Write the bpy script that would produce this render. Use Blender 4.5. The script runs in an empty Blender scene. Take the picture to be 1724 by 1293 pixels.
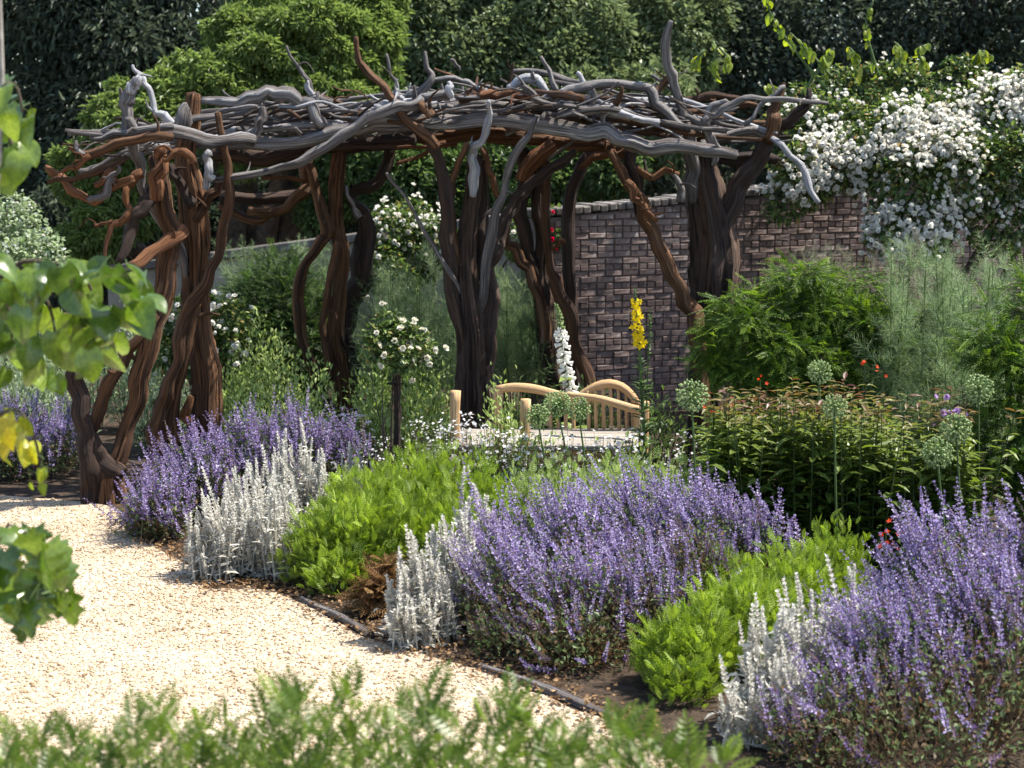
import bpy, math
import numpy as np
from mathutils import Matrix, Vector, Euler

rng = np.random.default_rng(7)
S = bpy.context.scene
COL = S.collection
PI = math.pi

# ------------------------------------------------------------------ camera, world, sun, exposure
EYE = 2.3
FPX = 2734.0                       # focal length in pixels of the 1724 px wide photograph
PITCH = math.atan(406.5 / FPX)
cam_d = bpy.data.cameras.new('camera')
cam = bpy.data.objects.new('camera', cam_d)
COL.objects.link(cam)
cam.location = (0, 0, EYE)
cam.rotation_euler = (PI / 2 - PITCH, 0, 0)
cam_d.sensor_width = 36.0
cam_d.lens = 36.0 * FPX / 1724.0
cam_d.clip_start = 0.05
cam_d.clip_end = 500
cam_d.dof.use_dof = True
cam_d.dof.focus_distance = 9.3
cam_d.dof.aperture_fstop = 3.6
S.camera = cam

SUN_DIR = Vector((0.50, 0.12, 0.88)).normalized()      # towards the sun: high, to the right of and a little behind the pergola
w = bpy.data.worlds.new('World')
S.world = w
w.use_nodes = True
nt = w.node_tree
nt.nodes.clear()
sky = nt.nodes.new('ShaderNodeTexSky')
sky.sky_type = 'NISHITA'
sky.sun_disc = False
sky.sun_elevation = math.asin(SUN_DIR.z)
sky.sun_rotation = math.atan2(SUN_DIR.x, SUN_DIR.y)
bg = nt.nodes.new('ShaderNodeBackground')
bg.inputs['Strength'].default_value = 0.125
wo = nt.nodes.new('ShaderNodeOutputWorld')
nt.links.new(sky.outputs[0], bg.inputs[0])
nt.links.new(bg.outputs[0], wo.inputs[0])
sun_d = bpy.data.lights.new('sun', 'SUN')
sun_d.energy = 4.6
sun_d.angle = math.radians(0.53)
sun_d.color = (1.0, 0.95, 0.86)
sun = bpy.data.objects.new('sun', sun_d)
COL.objects.link(sun)
sun.rotation_euler = SUN_DIR.to_track_quat('Z', 'Y').to_euler()
S.view_settings.view_transform = 'Standard'
S.view_settings.look = 'None'
S.view_settings.gamma = 1.0
S.view_settings.use_curve_mapping = False
S.view_settings.exposure = 1.36
S.cycles.max_bounces = 6
S.cycles.diffuse_bounces = 3
S.cycles.glossy_bounces = 2
S.cycles.transmission_bounces = 3


# ------------------------------------------------------------------ placing helpers
CP, SP = math.cos(PITCH), math.sin(PITCH)


def P(px, py, d):
    """point of the photograph's line of sight that lies d metres away (along y)"""
    u, v = px - 862.0, 646.5 - py
    Y = FPX * CP + v * SP
    Z = -FPX * SP + v * CP
    t = d / Y
    return np.array((u * t, d, EYE + Z * t))


def G(px, py, z=0.0):
    v = 646.5 - py
    Y = FPX * CP + v * SP
    Z = -FPX * SP + v * CP
    return P(px, py, (z - EYE) / Z * Y)


def mpp(d):
    return d / FPX


# ------------------------------------------------------------------ mesh building
def unit(a):
    return a / (np.linalg.norm(a, axis=-1, keepdims=True) + 1e-9)


def frames(y, n):
    y = unit(np.asarray(y, float))
    x = np.cross(y, n)
    bad = np.linalg.norm(x, axis=-1) < 1e-4
    if bad.any():
        n = np.array(n, float)
        n[bad] += np.array((0.3, 0.2, 0.1))
        x = np.cross(y, n)
    x = unit(x)
    z = np.cross(x, y)
    return np.stack((x, y, z), -1)


class Geo:
    def __init__(s):
        s.V, s.T, s.Q, s.A, s.W = [], [], [], [], []
        s.n = 0

    def add(s, v, tris=None, quads=None, tint=0.5, wood=None):
        v = np.asarray(v, float).reshape(-1, 3)
        s.V.append(v)
        s.A.append(np.broadcast_to(np.asarray(tint, float), (len(v),)).copy())
        s.W.append(np.zeros((len(v), 3)) if wood is None else np.asarray(wood, float))
        if tris is not None and len(tris):
            s.T.append(np.asarray(tris, int).reshape(-1, 3) + s.n)
        if quads is not None and len(quads):
            s.Q.append(np.asarray(quads, int).reshape(-1, 4) + s.n)
        s.n += len(v)
        return s

    def arr(s):
        V = np.concatenate(s.V) if s.V else np.zeros((0, 3))
        A = np.concatenate(s.A) if s.A else np.zeros(0)
        W = np.concatenate(s.W) if s.W else np.zeros((0, 3))
        T = np.concatenate(s.T) if s.T else np.zeros((0, 3), int)
        Q = np.concatenate(s.Q) if s.Q else np.zeros((0, 4), int)
        return V, A, W, T, Q

    def inst(s, t, R, loc, sc, jit=0.0, add=0.0):
        """many copies of template t, joined into this one mesh"""
        V, A, W, T, Q = t.arr()
        N = len(loc)
        if N == 0:
            return s
        sc = np.asarray(sc, float)
        sc = np.broadcast_to(sc.reshape(-1, 1, 1) if sc.ndim == 1 else sc, (N, 1, 1))
        vv = np.einsum('nij,mj->nmi', R, V) * sc + np.asarray(loc)[:, None, :]
        off = (np.arange(N) * len(V))[:, None, None]
        j = (rng.random(N) - 0.5) * 2 * jit + add
        a = np.clip(A[None, :] + j[:, None], 0, 1)
        s.add(vv.reshape(-1, 3),
              (T[None] + off).reshape(-1, 3) if len(T) else None,
              (Q[None] + off).reshape(-1, 4) if len(Q) else None, a.reshape(-1))
        return s

    def mesh(s, name, mat, smooth=False, origin=(0, 0, 0)):
        V, A, W, T, Q = s.arr()
        V = V - np.asarray(origin, float)
        me = bpy.data.meshes.new(name)
        me.vertices.add(len(V))
        me.vertices.foreach_set('co', V.astype(np.float32).ravel())
        loops = np.concatenate((T.ravel(), Q.ravel()))
        me.loops.add(len(loops))
        me.loops.foreach_set('vertex_index', loops.astype(np.int32))
        st = np.concatenate((np.arange(len(T)) * 3, len(T) * 3 + np.arange(len(Q)) * 4))
        me.polygons.add(len(st))
        me.polygons.foreach_set('loop_start', st.astype(np.int32))
        me.update(calc_edges=True)
        at = me.attributes.new('tint', 'FLOAT', 'POINT')
        at.data.foreach_set('value', A.astype(np.float32))
        if np.abs(W).sum() > 0:
            wt = me.attributes.new('wood', 'FLOAT_VECTOR', 'POINT')
            wt.data.foreach_set('vector', W.astype(np.float32).ravel())
        me.polygons.foreach_set('use_smooth', np.full(len(st), smooth))
        me.materials.append(mat)
        return me


def link(name, me, parent=None, **props):
    o = bpy.data.objects.new(name, me)
    COL.objects.link(o)
    if parent is not None:
        o.parent = parent
    for k, v in props.items():
        o[k] = v
    return o


def thing(name, loc, label, cat, group=None):
    o = bpy.data.objects.new(name, None)
    COL.objects.link(o)
    o.location = Vector([float(c) for c in loc])
    o.empty_display_size = 0.1
    o['label'] = label
    o['category'] = cat
    if group:
        o['group'] = group
    return o


def part(name, geo, mat, root, smooth=False, **props):
    """geometry given in world space, stored relative to its thing"""
    return link(name, geo.mesh(name, mat, smooth, worldpos(root)), root, **props)


def worldpos(o):
    p = Vector((0, 0, 0))
    while o is not None:
        p = p + o.location
        o = o.parent
    return tuple(p)


def copies(name, meshes, R, loc, sc, root, **props):
    """one object for each piece; the pieces share their mesh data"""
    out = []
    base = np.asarray(worldpos(root))
    sc = np.broadcast_to(np.asarray(sc, float), (len(loc),))
    for i in range(len(loc)):
        o = bpy.data.objects.new(name, meshes[int(rng.integers(len(meshes)))])
        COL.objects.link(o)
        m = Matrix([[*(R[i][r] * sc[i]), loc[i][r] - base[r]] for r in range(3)] + [[0, 0, 0, 1]])
        o.matrix_basis = m
        o.parent = root
        for k, v in props.items():
            o[k] = v
        out.append(o)
    return out


# ------------------------------------------------------------------ materials
def ramp(nt, stops):
    r = nt.nodes.new('ShaderNodeValToRGB')
    el = r.color_ramp.elements
    while len(el) < len(stops):
        el.new(0.5)
    for e, (p, c) in zip(el, stops):
        e.position = p
        e.color = (*c, 1)
    return r


def leaf_mat(name, stops, trans=0.4, rough=0.5, spec=0.3, glow=1.35, rand=0.0):
    m = bpy.data.materials.new(name)
    m.use_nodes = True
    nt = m.node_tree
    nt.nodes.clear()
    N = nt.nodes.new
    at = N('ShaderNodeAttribute')
    at.attribute_name = 'tint'
    src = at.outputs['Fac']
    if rand:
        oi = N('ShaderNodeObjectInfo')
        ma = N('ShaderNodeMath')
        ma.operation = 'MULTIPLY_ADD'
        nt.links.new(oi.outputs['Random'], ma.inputs[0])
        ma.inputs[1].default_value = rand
        nt.links.new(src, ma.inputs[2])
        sb = N('ShaderNodeMath')
        sb.operation = 'SUBTRACT'
        nt.links.new(ma.outputs[0], sb.inputs[0])
        sb.inputs[1].default_value = rand / 2
        src = sb.outputs[0]
    rp = ramp(nt, stops)
    nt.links.new(src, rp.inputs[0])
    ob = N('ShaderNodeTexCoord')
    nz = N('ShaderNodeTexNoise')
    nz.inputs['Scale'].default_value = 9.0
    nt.links.new(ob.outputs['Object'], nz.inputs['Vector'])
    hs = N('ShaderNodeHueSaturation')
    mr = N('ShaderNodeMapRange')
    mr.inputs[1].default_value, mr.inputs[2].default_value = 0.3, 0.7
    mr.inputs[3].default_value, mr.inputs[4].default_value = 0.75, 1.25
    nt.links.new(nz.outputs[0], mr.inputs[0])
    nt.links.new(mr.outputs[0], hs.inputs['Value'])
    nt.links.new(rp.outputs[0], hs.inputs['Color'])
    pb = N('ShaderNodeBsdfPrincipled')
    pb.inputs['Roughness'].default_value = rough
    pb.inputs['Specular IOR Level'].default_value = spec
    nt.links.new(hs.outputs[0], pb.inputs['Base Color'])
    tr = N('ShaderNodeBsdfTranslucent')
    h2 = N('ShaderNodeHueSaturation')
    h2.inputs['Value'].default_value = glow
    h2.inputs['Saturation'].default_value = 1.1
    nt.links.new(hs.outputs[0], h2.inputs['Color'])
    nt.links.new(h2.outputs[0], tr.inputs['Color'])
    mx = N('ShaderNodeMixShader')
    mx.inputs[0].default_value = trans
    out = N('ShaderNodeOutputMaterial')
    nt.links.new(pb.outputs[0], mx.inputs[1])
    nt.links.new(tr.outputs[0], mx.inputs[2])
    nt.links.new(mx.outputs[0], out.inputs[0])
    return m


def wood_mat(name, stops, rough=0.75, bump=0.9, scale=7.0, stretch=0.030, crack=.9):
    m = bpy.data.materials.new(name)
    m.use_nodes = True
    nt = m.node_tree
    N = nt.nodes.new
    pb = nt.nodes['Principled BSDF']
    pb.inputs['Roughness'].default_value = rough
    pb.inputs['Specular IOR Level'].default_value = 0.25
    at = N('ShaderNodeAttribute')
    at.attribute_name = 'wood'
    mp = N('ShaderNodeMapping')
    mp.inputs['Scale'].default_value = (1, 1, stretch * 10)

    nt.links.new(at.outputs['Vector'], mp.inputs[0])
    oi = N('ShaderNodeObjectInfo')
    cx = N('ShaderNodeCombineXYZ')
    mu = N('ShaderNodeMath')
    mu.operation = 'MULTIPLY'
    mu.inputs[1].default_value = 31.0
    nt.links.new(oi.outputs['Random'], mu.inputs[0])
    nt.links.new(mu.outputs[0], cx.inputs[2])
    ad = N('ShaderNodeVectorMath')
    nt.links.new(mp.outputs[0], ad.inputs[0])
    nt.links.new(cx.outputs[0], ad.inputs[1])
    n1 = N('ShaderNodeTexNoise')
    n1.inputs['Scale'].default_value = scale
    n1.inputs['Detail'].default_value = 8
    n1.inputs['Roughness'].default_value = 0.72
    nt.links.new(ad.outputs[0], n1.inputs['Vector'])
    n2 = N('ShaderNodeTexNoise')
    n2.inputs['Scale'].default_value = 0.9
    n2.inputs['Detail'].default_value = 3
    nt.links.new(ad.outputs[0], n2.inputs['Vector'])
    av = N('ShaderNodeMath')
    av.operation = 'MULTIPLY_ADD'
    nt.links.new(n2.outputs[0], av.inputs[0])
    av.inputs[1].default_value = 0.7
    m3 = N('ShaderNodeMath')
    m3.operation = 'MULTIPLY'
    m3.inputs[1].default_value = 0.55
    nt.links.new(n1.outputs[0], m3.inputs[0])
    nt.links.new(m3.outputs[0], av.inputs[2])
    at2 = N('ShaderNodeMath')
    at2.operation = 'SUBTRACT'
    nt.links.new(av.outputs[0], at2.inputs[0])
    at2.inputs[1].default_value = 0.12
    rp = ramp(nt, stops)
    nt.links.new(at2.outputs[0], rp.inputs[0])
    n4 = N('ShaderNodeTexNoise')
    n4.inputs['Scale'].default_value = scale * 2.1
    n4.inputs['Detail'].default_value = 3
    n4.inputs['Distortion'].default_value = .6
    nt.links.new(ad.outputs[0], n4.inputs['Vector'])
    ck = ramp(nt, [(.36, (.16, .14, .13)), (.45, (1, 1, 1))])
    nt.links.new(n4.outputs[0], ck.inputs[0])
    mm = N('ShaderNodeMix')
    mm.data_type = 'RGBA'
    mm.blend_type = 'MULTIPLY'
    mm.inputs[0].default_value = crack
    nt.links.new(rp.outputs[0], mm.inputs[6])
    nt.links.new(ck.outputs[0], mm.inputs[7])
    nt.links.new(mm.outputs[2], pb.inputs['Base Color'])
    bp = N('ShaderNodeBump')
    bp.inputs['Strength'].default_value = bump
    bp.inputs['Distance'].default_value = 0.02
    hh = N('ShaderNodeMath')
    hh.operation = 'ADD'
    nt.links.new(n1.outputs[0], hh.inputs[0])
    nt.links.new(ck.outputs[0], hh.inputs[1])
    nt.links.new(hh.outputs[0], bp.inputs['Height'])
    nt.links.new(bp.outputs[0], pb.inputs['Normal'])
    return m


def noise_mat(name, stops, scale, rough=0.9, bump=0.5, dist=0.01, detail=8, vor=None, spec=0.2, rand=0.0, world=0.0):
    m = bpy.data.materials.new(name)
    m.use_nodes = True
    nt = m.node_tree
    N = nt.nodes.new
    pb = nt.nodes['Principled BSDF']
    pb.inputs['Roughness'].default_value = rough
    pb.inputs['Specular IOR Level'].default_value = spec
    tc = N('ShaderNodeTexCoord')
    n1 = N('ShaderNodeTexNoise')
    n1.inputs['Scale'].default_value = scale
    n1.inputs['Detail'].default_value = detail
    n1.inputs['Roughness'].default_value = 0.65
    nt.links.new(tc.outputs['Object'], n1.inputs['Vector'])
    src, hgt = n1.outputs[0], n1.outputs[0]
    if vor:
        v = N('ShaderNodeTexVoronoi')
        v.inputs['Scale'].default_value = vor
        nt.links.new(tc.outputs['Object'], v.inputs['Vector'])
        sx = N('ShaderNodeSeparateColor')
        nt.links.new(v.outputs['Color'], sx.inputs[0])
        ma = N('ShaderNodeMath')
        ma.operation = 'MULTIPLY_ADD'
        nt.links.new(sx.outputs[0], ma.inputs[0])
        ma.inputs[1].default_value = 0.75
        m2 = N('ShaderNodeMath')
        m2.operation = 'MULTIPLY'
        m2.inputs[1].default_value = 0.3
        nt.links.new(n1.outputs[0], m2.inputs[0])
        nt.links.new(m2.outputs[0], ma.inputs[2])
        src = ma.outputs[0]
        inv = N('ShaderNodeMath')
        inv.operation = 'SUBTRACT'
        inv.inputs[0].default_value = 1.0
        nt.links.new(v.outputs['Distance'], inv.inputs[1])
        hgt = inv.outputs[0]
    for amt, kind in ((rand, 'object'), (world, 'place')):
        if not amt:
            continue
        if kind == 'object':
            so = N('ShaderNodeObjectInfo').outputs['Random']
        else:
            ge = N('ShaderNodeNewGeometry')
            nw = N('ShaderNodeTexNoise')
            nw.inputs['Scale'].default_value = 1.6
            nw.inputs['Detail'].default_value = 5
            nt.links.new(ge.outputs['Position'], nw.inputs['Vector'])
            so = nw.outputs[0]
        ma = N('ShaderNodeMath')
        ma.operation = 'MULTIPLY_ADD'
        nt.links.new(so, ma.inputs[0])
        ma.inputs[1].default_value = amt
        nt.links.new(src, ma.inputs[2])
        sb = N('ShaderNodeMath')
        sb.operation = 'SUBTRACT'
        nt.links.new(ma.outputs[0], sb.inputs[0])
        sb.inputs[1].default_value = amt / 2
        src = sb.outputs[0]
    rp = ramp(nt, stops)
    nt.links.new(src, rp.inputs[0])
    nt.links.new(rp.outputs[0], pb.inputs['Base Color'])
    bp = N('ShaderNodeBump')
    bp.inputs['Strength'].default_value = bump
    bp.inputs['Distance'].default_value = dist
    nt.links.new(hgt, bp.inputs['Height'])
    nt.links.new(bp.outputs[0], pb.inputs['Normal'])
    return m


M = {}
M['gravel'] = noise_mat('gravel', [(0.0, (.10, .065, .04)), (.18, (.27, .19, .115)), (.42, (.43, .33, .22)), (.75, (.56, .46, .34)), (1, (.70, .63, .52))], 3.5, bump=1.0, dist=.008, vor=125, world=.45)
M['pebble'] = noise_mat('pebble', [(0.3, (.15, .095, .05)), (.40, (.34, .235, .14)), (.52, (.48, .36, .23)), (.64, (.57, .455, .315)), (.8, (.69, .60, .47))], 14, bump=.2, detail=3, world=.45)
M['soil'] = noise_mat('soil', [(0.3, (.018, .012, .008)), (.5, (.045, .030, .020)), (.7, (.085, .060, .040))], 16, bump=1.0, dist=.03)
M['litter'] = leaf_mat('leaf_litter', [(0, (.06, .035, .018)), (.5, (.17, .095, .045)), (1, (.33, .22, .12))], .2, .8, .1)
GREY = [(.24, (.012, .009, .008)), (.36, (.058, .045, .040)), (.45, (.135, .112, .102)), (.56, (.235, .215, .205)), (.72, (.47, .45, .435))]
M['grey_wood'] = wood_mat('grey_weathered_wood', GREY)
M['pale_wood'] = wood_mat('pale_bleached_wood', [(.22, (.16, .15, .15)), (.42, (.36, .35, .36)), (.6, (.56, .56, .58)), (.8, (.70, .70, .71))])
M['dark_wood'] = wood_mat('dark_brown_wood', [(.24, (.007, .005, .004)), (.37, (.028, .018, .015)), (.48, (.048, .029, .021)), (.60, (.092, .055, .036)), (.76, (.20, .145, .115))], bump=1.0)
M['brown_wood'] = wood_mat('red_brown_wood', [(.24, (.010, .006, .004)), (.36, (.045, .021, .012)), (.47, (.095, .045, .020)), (.59, (.20, .096, .044)), (.76, (.31, .22, .155))], bump=1.0)
M['orange_wood'] = wood_mat('orange_heartwood', [(.24, (.030, .012, .006)), (.36, (.13, .046, .016)), (.48, (.155, .062, .024)), (.62, (.27, .12, .050)), (.78, (.36, .26, .18))])
M['bench_wood'] = wood_mat('honey_oak_wood', [(.25, (.26, .13, .055)), (.45, (.46, .27, .125)), (.62, (.60, .40, .21)), (.8, (.66, .50, .32))], bump=.35)
M['silver_wood'] = wood_mat('silvered_seat_wood', [(.25, (.17, .145, .115)), (.5, (.30, .265, .22)), (.75, (.42, .385, .33))], bump=.3)
M['brick'] = noise_mat('brick', [(.15, (.065, .048, .043)), (.36, (.120, .083, .073)), (.5, (.165, .118, .104)), (.66, (.225, .175, .156)), (.86, (.44, .40, .37))], 13, bump=.5, dist=.005, rand=.08, world=.6)
M['mortar'] = noise_mat('mortar', [(.3, (.075, .062, .054)), (.7, (.17, .135, .12))], 22, bump=.6)
M['stone'] = noise_mat('coping_stone', [(.3, (.07, .062, .056)), (.5, (.12, .105, .093)), (.72, (.22, .20, .18))], 9, bump=.6, rand=.25)
M['render'] = noise_mat('lime_render', [(.3, (.14, .12, .095)), (.5, (.24, .215, .175)), (.72, (.34, .31, .26))], 3.2, bump=.5)
M['bark'] = noise_mat('bark', [(.3, (.03, .022, .016)), (.6, (.10, .075, .055)), (.8, (.17, .14, .11))], 12, bump=1, dist=.02)
M['pale_bark'] = noise_mat('pale_bark', [(.3, (.16, .14, .12)), (.6, (.33, .30, .26)), (.8, (.45, .42, .37))], 14, bump=.6, dist=.006)
M['stem'] = leaf_mat('stem', [(0, (.035, .055, .018)), (.5, (.07, .11, .03)), (1, (.12, .16, .05))], .1, .6)

M['catmint'] = leaf_mat('catmint_flower', [(0, (.09, .11, .05)), (.16, (.16, .15, .09)), (.26, (.24, .16, .13)), (.38, (.18, .105, .18)), (.56, (.195, .128, .305)), (.78, (.325, .25, .485)), (1, (.58, .52, .71))], .35, .6, .2, 1.25, .12)
M['catmint_leaf'] = leaf_mat('catmint_leaf', [(0, (.16, .09, .045)), (.14, (.15, .105, .06)), (.3, (.05, .075, .025)), (.6, (.10, .14, .05)), (1, (.20, .25, .12))], .35, .55, .25)
M['lamb'] = leaf_mat('woolly_silver', [(0, (.24, .20, .14)), (.2, (.40, .37, .29)), (.45, (.53, .51, .45)), (.8, (.70, .685, .63)), (1, (.79, .78, .73))], .5, .9, .05, 1.1)
M['lime'] = leaf_mat('lime_leaf', [(0, (.05, .085, .013)), (.35, (.155, .228, .028)), (.7, (.28, .375, .052)), (1, (.43, .49, .13))], .45, .5, .3)
M['fern_dead'] = leaf_mat('dead_fern', [(0, (.06, .032, .014)), (.5, (.15, .082, .036)), (1, (.32, .22, .11))], .35, .8, .1)
M['phlox'] = leaf_mat('phlox_leaf', [(0, (.028, .052, .011)), (.3, (.080, .128, .020)), (.6, (.155, .20, .034)), (.78, (.155, .125, .036)), (.9, (.13, .050, .024)), (1, (.10, .028, .026))], .4, .42, .4)
M['yew'] = leaf_mat('golden_yew', [(0, (.022, .042, .010)), (.4, (.060, .116, .016)), (.7, (.15, .24, .026)), (1, (.29, .39, .05))], .38, .5, .3)
M['dark_yew'] = leaf_mat('dark_yew', [(0, (.012, .025, .009)), (.45, (.034, .066, .018)), (.8, (.10, .17, .034)), (1, (.16, .24, .05))], .3, .5, .3)
M['fennel'] = leaf_mat('fennel', [(0, (.09, .14, .05)), (.5, (.20, .28, .125)), (1, (.37, .43, .26))], .4, .6, .2)
M['bronze'] = leaf_mat('bronze_fennel', [(0, (.11, .095, .06)), (.5, (.21, .20, .13)), (1, (.33, .32, .23))], .4, .6, .2)
M['allium'] = leaf_mat('allium_seed', [(0, (.10, .155, .05)), (.5, (.20, .275, .10)), (1, (.34, .41, .19))], .3, .6, .2)
M['white_petal'] = leaf_mat('white_petal', [(0, (.68, .60, .44)), (.4, (.82, .79, .70)), (1, (.87, .86, .82))], .5, .6, .1, 1.05, .3)
M['cream_petal'] = leaf_mat('cream_petal', [(0, (.60, .50, .36)), (.5, (.74, .70, .56)), (1, (.80, .78, .70))], .35, .6, .1, 1.05, .3)
M['yellow_petal'] = leaf_mat('yellow_petal', [(0, (.62, .42, .01)), (1, (.78, .62, .03))], .4, .6, .1, 1.1)
M['red_petal'] = leaf_mat('red_petal', [(0, (.50, .015, .04)), (1, (.68, .04, .10))], .35, .6, .1, 1.1, .3)
M['scarlet'] = leaf_mat('scarlet_petal', [(0, (.50, .03, .01)), (1, (.66, .08, .03))], .35, .6, .1)
M['pink_petal'] = leaf_mat('mauve_petal', [(0, (.45, .26, .55)), (1, (.62, .45, .68))], .35, .6, .1)
M['gaura'] = leaf_mat('white_star_flower', [(0, (.10, .05, .035)), (.2, (.17, .11, .07)), (.3, (.08, .12, .045)), (.45, (.17, .22, .10)), (.55, (.62, .58, .56)), (1, (.80, .79, .78))], .35, .6, .1, 1.1)
M['rose_leaf'] = leaf_mat('rose_leaf', [(0, (.028, .050, .014)), (.4, (.075, .125, .030)), (.75, (.155, .215, .055)), (.9, (.24, .25, .075)), (1, (.30, .19, .075))], .4, .42, .4)
M['perennial'] = leaf_mat('soft_green_leaf', [(0, (.09, .135, .03)), (.5, (.22, .30, .075)), (1, (.42, .49, .20))], .42, .5, .3)
M['silver_green'] = leaf_mat('silver_green_leaf', [(0, (.13, .18, .07)), (.5, (.27, .34, .18)), (.85, (.44, .50, .34)), (1, (.52, .52, .56))], .42, .6, .2)
M['bright_tree'] = leaf_mat('bright_tree_leaf', [(0, (.055, .085, .02)), (.4, (.125, .178, .048)), (.75, (.225, .285, .085)), (1, (.37, .41, .15))], .42, .45, .35)
M['mid_tree'] = leaf_mat('mid_tree_leaf', [(0, (.045, .062, .03)), (.5, (.14, .18, .08)), (.85, (.25, .30, .14)), (1, (.36, .40, .22))], .35, .45, .35)
M['dark_tree'] = leaf_mat('dark_tree_leaf', [(0, (.018, .026, .018)), (.5, (.058, .078, .050)), (.82, (.14, .17, .10)), (1, (.29, .34, .19))], .25, .45, .35)
M['under'] = leaf_mat('understorey_leaf', [(0, (.02, .036, .012)), (.5, (.07, .115, .034)), (1, (.20, .265, .08))], .38, .45, .35)
M['vine'] = leaf_mat('vine_leaf', [(0, (.10, .15, .02)), (.5, (.22, .29, .035)), (.8, (.34, .36, .05)), (1, (.40, .25, .06))], .45, .4, .4, 1.35, .5)
M['sapling'] = leaf_mat('sapling_leaf', [(0, (.04, .075, .014)), (.5, (.085, .145, .020)), (1, (.19, .26, .035))], .36, .24, .7, 1.35, .8)
M['yellow_leaf'] = leaf_mat('yellowing_leaf', [(0, (.12, .19, .02)), (.5, (.27, .31, .03)), (1, (.46, .36, .03))], .45, .4, .4, 1.3, .7)
M['front'] = leaf_mat('front_leaf', [(0, (.038, .07, .010)), (.5, (.105, .165, .024)), (.85, (.21, .285, .048)), (1, (.34, .18, .06))], .45, .38, .45, 1.35, .5)


# ------------------------------------------------------------------ templates
def leaf2(wd=.5, fold=.08, tip=-.1, tint=.5):
    return Geo().add([(0, 0, 0), (-wd / 2, .45, fold), (0, 1, tip), (wd / 2, .45, fold)], [(0, 3, 2), (0, 2, 1)], tint=tint)


def leaf6(wd=.5, fold=.07, droop=.25, tint=.5):
    v = [(0, 0, 0), (-wd * .42, .28, fold), (-wd * .46, .6, fold - droop * .3), (0, 1, -droop), (wd * .46, .6, fold - droop * .3),
         (wd * .42, .28, fold), (0, .3, 0), (0, .62, -droop * .38)]
    t = [(0, 6, 1), (1, 6, 7), (1, 7, 2), (2, 7, 3), (0, 5, 6), (5, 7, 6), (5, 4, 7), (4, 3, 7)]
    return Geo().add(v, t, tint=tint)


def dirs(n, up=0.0):
    z = rng.uniform(-1, 1, n)
    a = rng.uniform(0, 2 * PI, n)
    r = np.sqrt(1 - z * z)
    v = np.stack((r * np.cos(a), r * np.sin(a), z), 1)
    v[:, 2] += up
    return unit(v)


def pinnate(n=6, wd=.36, lf=.3, droop=.22, fold=.05, lw=.42, tint=.5, curve=1.6):
    """one feather-shaped leaf, length 1"""
    g = Geo()
    ys = np.linspace(0, 1, n + 2)
    zc = lambda y: -droop * y ** curve
    r = .012
    rv = []
    for y in ys:
        rv += [(-r, y, zc(y)), (r, y, zc(y))]
    g.add(rv, quads=[(2 * i, 2 * i + 1, 2 * i + 3, 2 * i + 2) for i in range(n + 1)], tint=tint)
    lp = leaf2(lw, .06, -.12, tint)
    loc, yy, nn, sc = [], [], [], []
    for i in range(1, n + 1):
        y = ys[i] * .95
        s = math.sin(PI * (0.18 + 0.74 * y)) * lf
        for sd in (-1, 1):
            loc.append((0, y, zc(y)))
            yy.append((sd * .85, .55, fold - droop * .5 * y))
            nn.append((-sd * .15, 0, 1))
            sc.append(s)
    loc.append((0, ys[-2], zc(ys[-2])))
    yy.append((0, 1, -droop))
    nn.append((0, 0, 1))
    sc.append(lf * .8)
    g.inst(lp, frames(np.array(yy), np.array(nn)), np.array(loc), np.array(sc), .08)
    return g


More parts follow.
